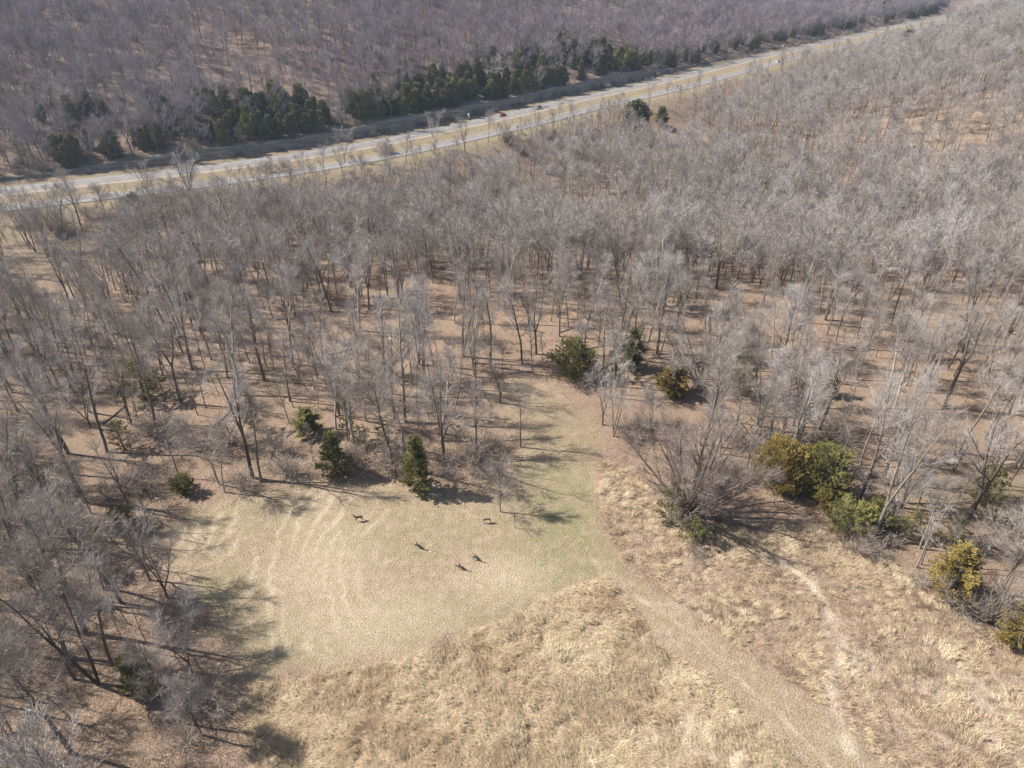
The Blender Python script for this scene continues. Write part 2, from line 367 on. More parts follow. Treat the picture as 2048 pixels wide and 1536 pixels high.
# ------------------------------------------------------------ the highway
def strip(name, o0, o1, z0, z1, m, label, nseg=1):
    V = []; n = len(ROAD)
    for k in range(nseg + 1):
        o = o0 + (o1 - o0) * k / nseg
        zz = z0 + (z1 - z0) * k / nseg if nseg == 1 else z0 - 0.5 * math.sin(math.pi * k / nseg)
        V.append(np.column_stack([ROAD - RN * o, np.full(n, zz)]))
    V = np.concatenate(V); i = np.arange(n - 1)
    F = np.concatenate([np.stack([i + k * n, i + k * n + 1, i + (k + 1) * n + 1, i + (k + 1) * n], 1)[:, ::-1] for k in range(nseg)])
    return link(name, new_mesh(name, V, F, m), kind='structure', label=label)
strip('road', 0, ROADW, .03, .0, M['road'], 'pale concrete upper carriageway below the rock cut')
strip('road', ROADW + MEDW, ROADW + MEDW + LOWW, 0, .03, M['road'], 'pale concrete lower carriageway seen through the roadside trees')
strip('road_shoulder', ROADW, ROADW + 1.0, -.004, -.02, M['shoulder'], 'dark narrow asphalt shoulder between carriageway and median')
strip('median', ROADW + 1.0, ROADW + MEDW, -.02, -.02, M['median'], 'tan grass median between the two carriageways', 4)
mv = []; mf = []
def dash(off, s0, s1, w):
    i0 = np.interp([s0, s1], RS, np.arange(len(RS)))
    for ii in i0:
        c = np.array([np.interp(ii, np.arange(len(RS)), ROAD[:, k]) for k in (0, 1)]); nn = np.array([np.interp(ii, np.arange(len(RS)), RN[:, k]) for k in (0, 1)])
        for e in (-w / 2, w / 2):
            p = c - nn * (off + e); mv.append((p[0], p[1], .045))
    b = len(mv) - 4; mf.append((b, b + 1, b + 3, b + 2))
s = RS[0] + 10
while s < RS[-1] - 100:
    dash(5.9, s, s + 3.2, .18); dash(ROADW + MEDW + 4.3, s, s + 3.2, .18)
    for off in (2.5, ROADW + MEDW + LOWW - 2.4): dash(off, s, s + 12, .14)
    s += 12
link('road_markings', new_mesh('road_markings', mv, np.array(mf), M['paint']), kind='structure', label='white lane dashes and edge lines on the carriageways')
mv = []; mf = []; s = RS[0] + 10
while s < RS[-1] - 100:
    dash(ROADW - .8, s, s + 12, .16); dash(ROADW + MEDW + .9, s, s + 12, .16); s += 12
link('road_markings', new_mesh('road_markings', mv, np.array(mf), M['ochre']), kind='structure', label='yellow inner edge lines of both carriageways')

def rock_cut():
    s = np.arange(S_A - 40, S_D + 60, 1.0); hs = np.linspace(0, 1, 15)
    cx = np.interp(s, RS, ROAD[:, 0]); cy = np.interp(s, RS, ROAD[:, 1]); nxx = np.interp(s, RS, RN[:, 0]); nyy = np.interp(s, RS, RN[:, 1])
    top = cut_h(s) + .35
    top = top + 1.6 * (fbm(s, s * 0 + 9, 14, 91, 3) - .5)
    V = []
    for k, h in enumerate(hs):
        ledge = (vnoise(s, s * 0 + k * 7.3, 5, 93) - .5) * 1.3 + (vnoise(s, s * 0 + k * 3.1, 1.7, 95) - .5) * .7 + (0.35 if k % 3 == 1 else -.15)
        o = 8.4 + 1.5 * h + ledge * min(1, h * 3) * (0.5 if k == 14 else 1)
        V.append(np.column_stack([cx + nxx * o, cy + nyy * o, top * h - .2]))
    V.append(np.column_stack([cx + nxx * 12.6, cy + nyy * 12.6, cut_h(s) - .1]))
    n = len(s); V = np.concatenate(V); i = np.arange(n - 1)
    F = np.concatenate([np.stack([i + k * n, i + k * n + 1, i + (k + 1) * n + 1, i + (k + 1) * n], 1) for k in range(len(hs))])
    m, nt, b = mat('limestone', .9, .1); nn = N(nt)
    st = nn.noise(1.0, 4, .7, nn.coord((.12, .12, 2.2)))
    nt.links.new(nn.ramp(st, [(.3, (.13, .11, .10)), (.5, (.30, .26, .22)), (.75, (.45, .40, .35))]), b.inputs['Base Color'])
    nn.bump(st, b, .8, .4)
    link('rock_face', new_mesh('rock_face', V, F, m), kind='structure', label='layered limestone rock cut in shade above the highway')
rock_cut()

# ------------------------------------------------------------ plant builders
class Geo:
    def __init__(s): s.V = []; s.T = []; s.Q = []; s.n = 0
    def add(s, V, Q=None, T=None):
        V = np.asarray(V, float).reshape(-1, 3)
        if Q is not None and len(Q): s.Q.append(np.asarray(Q) + s.n)
        if T is not None and len(T): s.T.append(np.asarray(T) + s.n)
        s.V.append(V); s.n += len(V)
    def mesh(s, name, m, smooth=False):
        F = []
        if s.Q: F.append(np.concatenate(s.Q))
        if s.T: F.append(np.concatenate(s.T))
        return new_mesh(name, np.concatenate(s.V), F, m, smooth)
def frame(d):
    d = d / (np.linalg.norm(d) + 1e-9)
    a = np.array([0, 0, 1.0]) if abs(d[2]) < .9 else np.array([1.0, 0, 0])
    u = np.cross(d, a); u /= np.linalg.norm(u); return u, np.cross(d, u)
def tube(g, P, rad, sides):
    P = np.asarray(P); n = len(P); a = np.arange(sides) * 2 * math.pi / sides
    u, v = frame(P[-1] - P[0])
    ring = np.cos(a)[:, None] * u + np.sin(a)[:, None] * v
    V = (P[:, None, :] + ring[None] * np.asarray(rad)[:, None, None]).reshape(-1, 3)
    i = np.arange(n - 1)[:, None] * sides; j = np.arange(sides)[None]; k = (j + 1) % sides
    Q = np.stack([i + j, i + k, i + sides + k, i + sides + j], -1).reshape(-1, 4)
    g.add(V, Q=Q)
def wander(rng, p, d, L, n, bend=.12, up=.0):
    P = [np.array(p, float)]; d = d / np.linalg.norm(d)
    for _ in range(n):
        d = d + rng.normal(0, bend, 3) + np.array([0, 0, up]); d /= np.linalg.norm(d)
        P.append(P[-1] + d * L / n)
    return np.array(P)
def tilt_dir(axis, ang, az):
    u, v = frame(axis); return axis * math.cos(ang) + (u * math.cos(az) + v * math.sin(az)) * math.sin(ang)
def at(P, t):
    x = t * (len(P) - 1); i = min(int(x), len(P) - 2); f = x - i
    return P[i] * (1 - f) + P[i + 1] * f, P[i + 1] - P[i]
def twig_tris(g, rng, base, dirs, L, w):
    """thin tapering twigs, all at once"""
    n = len(base)
    if not n: return
    d = dirs + rng.normal(0, .3, (n, 3)) + np.array([0, 0, .22]); d /= np.linalg.norm(d, axis=1)[:, None]
    r = rng.normal(0, 1, (n, 3)); s = np.cross(d, r); s /= np.linalg.norm(s, axis=1)[:, None] + 1e-9
    L = L * rng.uniform(.6, 1.3, n)[:, None]
    V = np.stack([base - s * w / 2, base + s * w / 2, base + d * L], 1).reshape(-1, 3)
    g.add(V, T=np.arange(3 * n).reshape(-1, 3))
def bare_tree(seed, H=21, base=.42, spread=4.6, form='forest', limbs=15, l2=8, l3=7, tw=5, tww=.017, twl=1.15, r0=None):
    rng = np.random.default_rng(seed); rd = random.Random(seed)
    T = Geo(); K = Geo()
    r0 = r0 or H * .0125
    stems = []
    if form == 'vase':
        for k in range(14 if seed == 1 else rd.randint(9, 12)):
            az = k * 2.4 + rd.random(); an = R(rd.uniform(6, 58))
            d = tilt_dir(np.array([0, 0, 1.0]), an, az)
            st = wander(rng, (math.cos(az) * .5, math.sin(az) * .5, 0), d, H * (1.05 - .25 * an), 7, .07, .035)
            stems.append((st, r0 * rd.uniform(.35, .6), .15))
    elif form == 'fork':
        h1 = H * rd.uniform(.12, .28) if base < .35 else H * rd.uniform(.3, .45)
        tr = wander(rng, (0, 0, -.3), np.array([0, 0, 1.0]), h1, 4, .03)
        tube(T, tr, np.linspace(r0 * 1.25, r0, 5), 7)
        nf = rd.choice([2, 2, 3]); az0 = rd.random() * 6
        for k in range(nf):
            d = tilt_dir(np.array([0, 0, 1.0]), R(rd.uniform(8, 22)), az0 + k * 2 * math.pi / nf)
            st = wander(rng, tr[-1], d, H - h1, 7, .07, .04)
            stems.append((st, r0 * .72, max(0.05, (base * H - h1) / (H - h1))))
    elif form == 'twin':
        for k in (0, 1):
            d = tilt_dir(np.array([0, 0, 1.0]), R(rd.uniform(6, 11)), rd.random() + k * math.pi)
            stems.append((wander(rng, (0, 0, -.3), d, H * (1 - .1 * k), 8, .04, .01), r0 * .85, base))
    else:
        stems.append((wander(rng, (0, 0, -.3), np.array([rd.uniform(-.05, .05), rd.uniform(-.05, .05), 1.0]), H, 9, .045, .02), r0, base))
    nl = max(4, limbs // len(stems)) if form != 'vase' else 6 + 3 * (seed == 1)
    tb = []; td = []
    for st, rr, b0 in stems:
        n = len(st); tt = np.linspace(0, 1, n)
        tube(T, st, rr * (1 - tt) ** .75 + .02, 6 if form != 'vase' else 5)
        Ls = np.linalg.norm(st[-1] - st[0]) / (1)
        for i in range(nl):
            t = b0 + (.97 - b0) * ((i + rd.random() * .8) / nl)
            q = (t - b0) / (1 - b0)
            p, d = at(st, t); d = d / np.linalg.norm(d)
            ln = spread * (1.15 - .65 * q) * rd.uniform(.65, 1.25) * (.55 + .45 * min(1, q * 4 + .4))
            if form == 'vase': ln = spread * (.6 - .25 * q) * rd.uniform(.7, 1.2)
            an = R(rd.uniform(32, 60) - 18 * q)
            lb = wander(rng, p, tilt_dir(d, an, rd.random() * 6.283), ln, 5, .12, .07)
            rl = max(.03, rr * (1 - t) ** .75 * .55)
            tube(T, lb, max(.045, rl) * np.linspace(1, .25, 6), 4)
            for j in range(l2):
                t2 = .2 + .8 * (j + rd.random()) / l2
                p2, d2 = at(lb, min(t2, .999)); d2 = d2 / np.linalg.norm(d2)
                L2 = ln * .5 * (1.15 - .6 * t2) * rd.uniform(.7, 1.3) + .3
                b2 = wander(rng, p2, tilt_dir(d2, R(rd.uniform(20, 48)), rd.random() * 6.283), L2, 3, .14, .06)
                tube(K, b2, max(.022, rl * .42) * np.array([1, .75, .5, .25]), 3)
                for k in range(l3):
                    t3 = .15 + .85 * (k + rd.random()) / l3
                    p3, d3 = at(b2, min(t3, .999)); d3 = d3 / np.linalg.norm(d3)
                    L3 = L2 * .5 * rd.uniform(.6, 1.2) + .35
                    b3 = wander(rng, p3, tilt_dir(d3, R(rd.uniform(16, 42)), rd.random() * 6.283), L3, 2, .15, .05)
                    s_ = np.cross(b3[-1] - b3[0], rng.normal(0, 1, 3)); s_ = s_ / (np.linalg.norm(s_) + 1e-9) * max(.024, tww * .95)
                    K.add([b3[0] - s_ / 2, b3[0] + s_ / 2, b3[1] - s_ * .4, b3[1] + s_ * .4, b3[2]], T=[(0, 1, 3), (0, 3, 2), (2, 3, 4)])
                    for t4 in rng.uniform(.1, 1, tw):
                        pq, dq = at(b3, min(t4, .999)); tb.append(pq); td.append(dq / np.linalg.norm(dq))
    twig_tris(K, rng, np.array(tb), np.array(td), twl, tww)
    return T, K
def sapling_geo(seed, H=9, spread=1.8, tw=6):
    return bare_tree(seed, H, .35, spread, 'forest', 9, 4, 4, tw, .017, .75, r0=.085)
def shrub_geo(seed, H=2.6, n=26, w=.03, dense=1.0):
    rng = np.random.default_rng(seed); rd = random.Random(seed); g = Geo(); tb = []; td = []
    for i in range(n):
        az = rd.random() * 6.283; an = R(rd.uniform(8, 68)); d = tilt_dir(np.array([0, 0, 1.0]), an, az)
        st = wander(rng, (math.cos(az) * rd.random() * .6, math.sin(az) * rd.random() * .6, 0), d, H * rd.uniform(.6, 1.1), 5, .14, -.02)
        tube(g, st, np.linspace(.035, .01, 6), 3)
        for j in range(int(9 * dense)):
            p, dd = at(st, rd.uniform(.25, .999)); b = wander(rng, p, tilt_dir(dd / np.linalg.norm(dd), R(40), rd.random() * 6.28), H * .35, 2, .2, 0)
            for t4 in rng.uniform(0, 1, 5): pq, dq = at(b, min(t4, .999)); tb.append(pq); td.append(dq / np.linalg.norm(dq))
            s_ = frame(b[-1] - b[0])[0] * w
            g.add([b[0] - s_ / 2, b[0] + s_ / 2, b[1] - s_ * .4, b[1] + s_ * .4, b[2]], T=[(0, 1, 3), (0, 3, 2), (2, 3, 4)])
    twig_tris(g, rng, np.array(tb), np.array(td), H * .22, w)
    return g
def cedar_geo(seed, H=10, rad=2.2, shape='cone', sprays=900, leaf=.2, per=10):
    if leaf <= .2: leaf = .11; per = 24; sprays = int(sprays * 1.1)
    """juniper: short boughs carrying fans of small scale-leaf sprays"""
    rng = np.random.default_rng(seed); rd = random.Random(seed); T = Geo(); K = Geo()
    tr = wander(rng, (0, 0, -.2), np.array([0, 0, 1.0]), H * .95, 6, .03)
    tube(T, tr, np.linspace(H * .018 + .03, .03, 7), 6)
    ph = [rd.random() * 6.28 for _ in range(6)]
    boughs = max(30, sprays // 14); base = []; outd = []
    for i in range(boughs):
        q = (i + rd.random()) / boughs; q = 1 - (1 - q) ** 1.35 if shape == 'cone' else q
        az = i * 2.399 + rd.random()
        z = H * (.05 + .93 * q)
        if shape == 'cone': prof = (1 - q) ** .8 * (1 - .35 * math.exp(-q * 14))
        elif shape == 'round': prof = math.sqrt(max(0, 1 - (1.75 * q - .72) ** 2 / 1.1)) * (1 if q > .1 else .7)
        else: prof = (1 - q) ** .45 * (.6 + .4 * math.sin(q * 3))
        lump = 1 + .22 * math.sin(az * 2 + ph[0] + q * 7) + .16 * math.sin(az * 3 + ph[1] - q * 11) + rd.uniform(-.34, .28)
        rr = max(.25, rad * prof * lump)
        p0 = np.array([tr[0][0], tr[0][1], max(.1, z - rr * .35)])
        end = np.array([math.cos(az) * rr, math.sin(az) * rr, z + rr * .1])
        tube(T, np.array([p0, (p0 + end) / 2 + [0, 0, -.05 * rr], end * .97 + p0 * .03]), [.05, .035, .012], 3)
        ns = max(5, int(sprays / boughs * (.5 + rr / rad)))
        for k in range(ns):
            t = rd.random() ** .55
            c = p0 + (end - p0) * (.25 + .78 * t) + rng.normal(0, 1, 3) * rad * np.array([.11, .11, .07])
            base.append(c); outd.append((end - p0) / np.linalg.norm(end - p0) + np.array([0, 0, .45]))
    base = np.array(base); outd = np.array(outd)
    base[:, 2] = np.maximum(base[:, 2], .12)
    b = np.repeat(base, per, 0) + rng.normal(0, leaf * .75, (len(base) * per, 3))
    b[:, 2] = np.maximum(b[:, 2], .05)
    d = np.repeat(outd, per, 0) + rng.normal(0, .5, b.shape); d /= np.linalg.norm(d, axis=1)[:, None]
    s = np.cross(d, rng.normal(0, 1, b.shape)); s /= np.linalg.norm(s, axis=1)[:, None] + 1e-9
    L = leaf * rng.uniform(.8, 1.7, (len(b), 1)); w = leaf * .42
    K.add(np.stack([b - s * w, b + s * w, b + d * L], 1).reshape(-1, 3), T=np.arange(3 * len(b)).reshape(-1, 3))
    return T, K

# ------------------------------------------------------------ prototypes (meshes)
P_BIG = []     # (trunk mesh, crown mesh, look, height)
specs = [('forest', 22, .45, 4.3, 'slender straight'), ('fork', 22, .45, 4.6, 'forked'), ('forest', 19, .38, 4.8, 'full-crowned'), ('fork', 20, .4, 5.2, 'broad forked'),
         ('forest', 23, .52, 3.9, 'high-crowned'), ('twin', 22, .45, 4.2, 'twin-trunked'), ('forest', 18, .33, 5.0, 'wide-crowned'), ('fork', 17, .3, 4.6, 'low-forked'),
         ('fork', 21, .5, 4.0, 'narrow forked'), ('forest', 21, .4, 5.6, 'heavy-limbed'), ('forest', 16, .4, 3.4, 'spindly'), ('fork', 23, .42, 5.6, 'spreading')]
for i, (form, H, b0, sp, look) in enumerate(specs):
    T, K = bare_tree(100 + i, H, b0, sp, form)
    P_BIG.append((T.mesh('tree_trunk', M['bark'], True), K.mesh('tree_crown', M['twigs']), look, H))
M['pale_bark'] = wood_mat('pale_bark', [(0, (0.36, 0.32, 0.28)), (1, (0.46, 0.42, 0.37))], 1.3)
for i in (1, 2, 4, 6):
    tm_, km_, lk_, h_ = P_BIG[i]; tm_ = tm_.copy(); tm_.materials.clear(); tm_.materials.append(M['pale_bark']); P_BIG.append((tm_, km_, 'pale-barked', h_))
P_SAP = []
for i in range(5):
    T, K = sapling_geo(200 + i, 8 + i, 1.5 + .25 * i); P_SAP.append((T.mesh('sapling_trunk', M['bark'], True), K.mesh('sapling_crown', M['twigs']), ['slim', 'leggy', 'wispy', 'thin-stemmed', 'tall thin'][i], 8 + i))
P_FAR = []
for i, (form, H, b0, sp, look) in enumerate(specs[:6]):
    T, K = bare_tree(300 + i, H - 2, b0 - .1, sp + 2.0 + .4 * (i % 3), form, 14, 7, 5, 5, .04, 1.25)
    P_FAR.append((T.mesh('far_trunk', M['bark'], True), K.mesh('far_crown', M['twigs'])))
P_HILL = [(a, b.copy()) for a, b in P_FAR[:5]]
for a, b in P_HILL: b.materials.clear(); b.materials.append(M['hill_twigs'])
P_SHR = [shrub_geo(400 + i, 2.2 + .5 * i).mesh('shrub_stems', M['shrub']) for i in range(4)]
P_CED = {}
def cedar_proto(key, seed, H, rad, shape, m, sprays=900, leaf=.2):
    T, K = cedar_geo(seed, H, rad, shape, sprays, leaf); P_CED[key] = (T.mesh('cedar_trunk', M['bark'], True), K.mesh('cedar_foliage', M[m]), H)
cedar_proto('cone_a', 1, 10, 2.4, 'cone', 'cedar', 1300); cedar_proto('cone_b', 2, 10, 2.0, 'cone', 'cedar', 1200)
cedar_proto('round_a', 3, 8, 3.9, 'round', 'bronze', 2000); cedar_proto('round_b', 4, 8, 3.6, 'round', 'cedar', 1700)
cedar_proto('col', 5, 9, 1.7, 'column', 'cedar', 1000); cedar_proto('col_bronze', 6, 9, 1.9, 'column', 'bronze', 1000)
cedar_proto('dark_a', 7, 10, 2.9, 'cone', 'dark', 700, .34); cedar_proto('dark_b', 8, 9, 3.0, 'column', 'dark', 700, .34); cedar_proto('dark_c', 9, 11, 2.6, 'column', 'cedar', 700, .34)
cedar_proto('low', 10, 4, 2.4, 'round', 'cedar', 700); cedar_proto('loose', 11, 9, 2.4, 'column', 'cedar', 330); cedar_proto('low_bronze', 12, 4, 2.4, 'round', 'bronze', 700)

# ------------------------------------------------------------ naming: what each plant stands beside
LAND = []      # (x, y, phrase)
ORD = ['first', 'second', 'third', 'fourth', 'fifth', 'sixth', 'seventh', 'eighth', 'ninth', 'tenth', 'eleventh', 'twelfth', 'thirteenth', 'fourteenth', 'fifteenth', 'sixteenth', 'seventeenth', 'eighteenth', 'nineteenth', 'twentieth'] + ['%d%s' % (n, {1: 'st', 2: 'nd', 3: 'rd'}.get(n % 10, 'th')) for n in range(21, 90)]
SECT = ['on the shaded side of', 'behind and shadeward of', 'straight behind', 'behind and sunward of', 'on the sunny side of', 'before and sunward of', 'just before', 'before and shadeward of']
PENDING = []   # (object, kind noun, look)
def name_all():
    used = {}
    rows = []
    for o, noun, look in PENDING:
        x, y = o.location.x, o.location.y
        L = min(LAND, key=lambda l: math.hypot(l[0] - x, l[1] - y))
        a = math.atan2(y - L[1], x - L[0]); k = int(round(a / (math.pi / 4))) % 8
        rows.append((noun, L[2], k, math.hypot(L[0] - x, L[1] - y), o, look))
    rows.sort(key=lambda r: (r[0], r[1], r[2], r[3]))
    cnt = {}
    for noun, ph, k, d, o, look in rows:
        c = cnt.get((noun, ph, k), 0); cnt[(noun, ph, k)] = c + 1
        lab = f"{look} {noun}, {ORD[c]} {SECT[k]} {ph}"
        while len(lab.replace('-', ' ').split()) > 16 and look: look = ' '.join(look.split()[1:]); lab = f"{look} {noun}, {ORD[c]} {SECT[k]} {ph}".strip()
        o['label'] = lab

# ------------------------------------------------------------ landmark cedars
taken = []     # (x, y, clear radius)
def place(px, py): x, y, z = G(px, py); return x, y, z
def px_height(px, py, topy):
    x, y, z = G(px, py); th = PITCH - math.atan((768 - topy) / FPX)
    return (CAMH - y * math.tan(th)) - z
CED_GROUP = 'evergreen cedars around the clearing'
def cedar(px, py, topy, key, label=None, wpx=None, land=None, group=CED_GROUP, rz=None, hmax=14):
    x, y, z = place(px, py); d = project(x, y, z)[2]
    tm, km, H = P_CED[key]; h = min(hmax, max(1.5, px_height(px, py, topy)))
    bb = max(abs(v.co.x) for v in km.vertices[::97]) if False else {'cone_a': 2.4, 'cone_b': 2.0, 'round_a': 3.9, 'round_b': 3.6, 'col': 1.7, 'col_bronze': 1.9, 'dark_a': 2.9, 'dark_b': 3.0, 'dark_c': 2.6, 'low': 2.4, 'loose': 2.4, 'low_bronze': 2.4}[key]
    sz = h / H; sxy = (wpx / 2 / FPX * d) / (bb * 1.08) if wpx else sz
    rr = bb * sxy
    t = thing('cedar_tree', label, 'cedar', (x, y, z), rz if rz is not None else random.random() * 6.28, group, (sxy, sxy, sz))
    link('trunk', tm, t); link('foliage', km, t)
    if label and y < 150: taken.append((x, y - 1.5, 4.2 + (wpx or 40) / 35))
    if land: LAND.append((x, y, land))
    if not label: PENDING.append((t, 'cedar', 'small' if h < 4.5 else 'green' if 'bronze' not in key else 'bronze'))
    return t
random.seed(5)
cedar(672, 948, 866, 'cone_a', 'green pointed cedar at the wood edge behind the dark brown deer', 78, 'the cedar behind the brown deer')
cedar(838, 982, 874, 'cone_b', 'tallest pointed green cedar standing forward on the meadow edge', 72, 'the pointed meadow-edge cedar')
cedar(1147, 752, 680, 'round_b', 'wide bushy green cedar at the head of the grassy inlet', 82, 'the bushy inlet cedar')
cedar(1262, 738, 658, 'col', 'upright olive cedar behind the bushy cedar at the inlet', 52, 'the upright olive cedar')
cedar(1342, 790, 728, 'col_bronze', 'leaning yellow-green cedar among grey trees past the inlet', 74, 'the yellow-green cedar')
cedar(1548, 978, 880, 'round_a', 'large round bronze-orange cedar on the open litter beside the straw field', 92, 'the round bronze cedar')
cedar(1632, 988, 892, 'round_b', 'broad grey-green cedar touching the shaded side of the bronze cedar', 110, 'the grey-green cedar')
cedar(1700, 1062, 1012, 'low', 'low spreading olive cedar under the tall leaning trees', 95, 'the low olive cedar')
cedar(1655, 1022, 985, 'low_bronze', 'little yellowish cedar between the round cedars and the low one', 45)
cedar(1890, 1195, 1092, 'col_bronze', 'dense gold-green cedar alone on the straw field edge', 98, 'the gold-green cedar')
cedar(2030, 1288, 1205, 'col_bronze', 'bright green cedar cut by the picture border below the gold-green one', 92, 'the bright border cedar')
cedar(1658, 792, 742, 'col', 'narrow dark green cedar in the wood behind the grey-green cedar', 34, 'the narrow wood cedar')
cedar(618, 868, 815, 'col', 'cedar with a lopsided green top among thin trees at the wood edge', 60)
cedar(510, 858, 792, 'loose', 'spindly cedar with sparse green sprays on a bare stem', 38, 'the spindly cedar')
cedar(722, 892, 850, 'loose', None, 45); cedar(770, 890, 835, 'loose', None, 45)
cedar(252, 1062, 1012, 'round_b', 'dark green rounded cedar on the corner of the wood by the meadow', 55, 'the dark corner cedar')
cedar(185, 1120, 1020, 'loose', 'thin shady cedar behind the dark corner cedar, half hidden by twigs', 85)
cedar(292, 1390, 1296, 'col', 'olive-topped cedar deep in the near wood beside the straw field', 78, 'the olive-topped cedar')
cedar(290, 800, 715, 'loose', 'faint yellow-green cedar crown under tall trees in the wood', 100, 'the faint wood cedar')
cedar(372, 985, 952, 'low', 'small yellow-green cedar bush beside the twin thin trunks', 45, 'the small cedar bush')
cedar(1340, 1050, 955, 'loose', 'ragged dark cedar under the big spreading tree', 66)
cedar(1385, 1085, 1035, 'loose', 'low dark cedar at the foot of the big spreading tree', 62)
cedar(1372, 500, 440, 'col', 'single green cedar rising out of the grey middle wood', 34, 'the lone middle-wood cedar')
cedar(1355, 610, 565, 'loose', None, 50); cedar(1422, 440, 415, 'col', None, 18); cedar(700, 885, 790, 'loose', None, 40)
cedar(1270, 272, 196, 'dark_b', 'big dark cedar beside the orange glade near the highway', 62, 'the dark cedar by the orange glade', hmax=19)
cedar(1322, 250, 212, 'dark_c', None, 28); cedar(1812, 92, 52, 'dark_a', 'dark evergreen standing above the grey canopy near the far road', 44, 'the dark evergreen by the far road')
cedar(505, 402, 372, 'dark_c', None, 16); cedar(270, 410, 385, 'low', None, 22); cedar(1750, 1045, 1005, 'low', None, 60)
cedar(1480, 790, 700, 'loose', None, 60); cedar(1570, 760, 690, 'loose', None, 50); cedar(1230, 760, 660, 'loose', None, 50)
cedar(250, 900, 840, 'loose', None, 55); cedar(1960, 1010, 930, 'loose', None, 80); cedar(1900, 1090, 1030, 'loose', None, 60); cedar(100, 1200, 1100, 'loose', None, 60)
cedar(1820, 1070, 1020, 'loose', None, 60); cedar(60, 980, 900, 'loose', None, 80)

# ------------------------------------------------------------ landmark bare trees
TREE_GROUP = 'bare trees of the winter wood'
BARE = []      # things, for the count
def bare(x, y, z, proto, scale, rz, label, look, noun='bare tree', name='bare_tree', tilt=(0, 0), land=None, group=TREE_GROUP):
    t = thing(name, label, 'tree' if 'tree' in name else 'sapling', (x, y, z), rz, group, scale, tilt)
    link('trunk', proto[0], t); link('crown', proto[1], t)
    if land: LAND.append((x, y, land))
    if not label: PENDING.append((t, noun, look))
    return t
def own_tree(px, py, topy, seed, form, base, spread, label, land=None, tilt=(0, 0), bark='bark', twm='twigs', r0=None, hcap=27, **k):
    x, y, z = place(px, py); h = min(hcap, max(3, px_height(px, py, topy)))
    T, K = bare_tree(seed, h, base, spread, form, r0=r0, **k)
    t = bare(x, y, z, (T.mesh('tree_trunk', M[bark], True), K.mesh('tree_crown', M[twm])), 1, 0, label, '', tilt=tilt, land=land)
    BARE.append(t); taken.append((x, y, max(2.5, spread * .7))); return t
own_tree(1375, 1030, 850, 1, 'vase', .1, 8.0, 'huge many-stemmed spreading tree fanning out over the straw field edge', 'the huge spreading tree', r0=.8, l2=8, l3=6, tw=6, tww=.017, hcap=25, twm='dusky_twigs', bark='dark_bark')
own_tree(1000, 806, 684, 3, 'fork', .2, 5.0, 'low-forked tree alone at the top of the grassy inlet', 'the low-forked inlet tree', limbs=12, l2=6, l3=5, tw=4)
own_tree(1041, 894, 778, 5, 'forest', .35, 3.6, 'lone slim tree in the middle of the grassy inlet, long shadow on grass', 'the lone inlet tree', limbs=12, l2=5, l3=5, tw=4)
own_tree(951, 912, 790, 6, 'fork', .35, 3.8, 'thin forked tree beside the inlet, sunward of the lone tree', limbs=12, l2=6, l3=5, tw=5)
own_tree(1001, 1024, 930, 9, 'forest', .15, 3.0, 'small pinkish-crowned tree standing on the meadow beside a deer', 'the small meadow tree', limbs=18, l2=7, l3=6, tw=6, r0=.13)
own_tree(1030, 1056, 1012, 10, 'forest', .2, 1.3, 'tiny bare sapling-like tree in front of the small meadow tree', limbs=9, l2=3, l3=3, tw=3, r0=.05)
own_tree(888, 918, 705, 11, 'fork', .3, 6.0, 'pale wide-crowned tree on the wood edge behind the pointed cedar', 'the pale wide-crowned tree')
own_tree(811, 845, 610, 12, 'forest', .3, 6.2, 'large upswept tree with thick trunk standing inside the wood edge', 'the upswept edge tree', r0=.36)
own_tree(927, 713, 540, 13, 'twin', .5, 4.5, 'tree of two pale trunks parting in a narrow V on the leaf floor', 'the V-trunked tree', r0=.36)
own_tree(1072, 708, 560, 14, 'fork', .45, 4.2, 'leaning forked tree behind the head of the grassy inlet')
own_tree(1745, 1078, 800, 15, 'fork', .3, 6.4, 'tall pale forked tree leaning shadeward from the low olive cedar', 'the tall pale forked tree', tilt=(0, R(6)), r0=.27, limbs=16)
own_tree(1722, 1000, 790, 16, 'forest', .3, 6.5, 'broad drooping-limbed tree just behind the tall pale forked tree', tilt=(0, R(2)))
own_tree(1936, 1035, 800, 17, 'fork', .3, 6.5, 'stout pale tree forking low in the sunny litter behind the gold-green cedar', 'the stout pale tree', r0=.42, tilt=(0, R(2)))
own_tree(1832, 1135, 985, 18, 'forest', .55, 2.2, 'bare leaning pole of a tree beside the gold-green cedar', tilt=(0, R(6)), limbs=7, l2=3, l3=3, tw=3, r0=.13)
own_tree(2000, 1190, 985, 19, 'fork', .15, 6.5, 'pale grey bushy-crowned tree behind the gold-green cedar', 'the pale bushy tree', limbs=20)
own_tree(1972, 1240, 1120, 20, 'vase', .1, 4.5, 'low silvery many-stemmed tree between the two straw-edge cedars', r0=.3, l2=6, l3=4, tw=4)
own_tree(300, 1064, 960, 21, 'twin', .6, 1.6, 'pair of thin straight stems at the corner of the wood', 'the thin twin stems', limbs=8, l2=3, l3=4, tw=4, r0=.11)
own_tree(172, 1005, 800, 22, 'fork', .35, 4.6, 'thick-trunked tree whose two trunks cross on the open leaf floor', 'the crossed-trunk tree', r0=.33, tilt=(0, R(-2)))
own_tree(214, 904, 600, 23, 'forest', .5, 4.6, 'tall straight tree with clean trunk on the open leaf floor', 'the clean tall tree', r0=.3)
own_tree(316, 874, 640, 24, 'forest', .5, 4.6, 'tall tree with a hooked broken limb low on its trunk', r0=.3)
own_tree(60, 1060, 800, 25, 'fork', .2, 6.0, 'dark dense tree with several crooked stems by the picture border', 'the dark crooked tree', r0=.38)
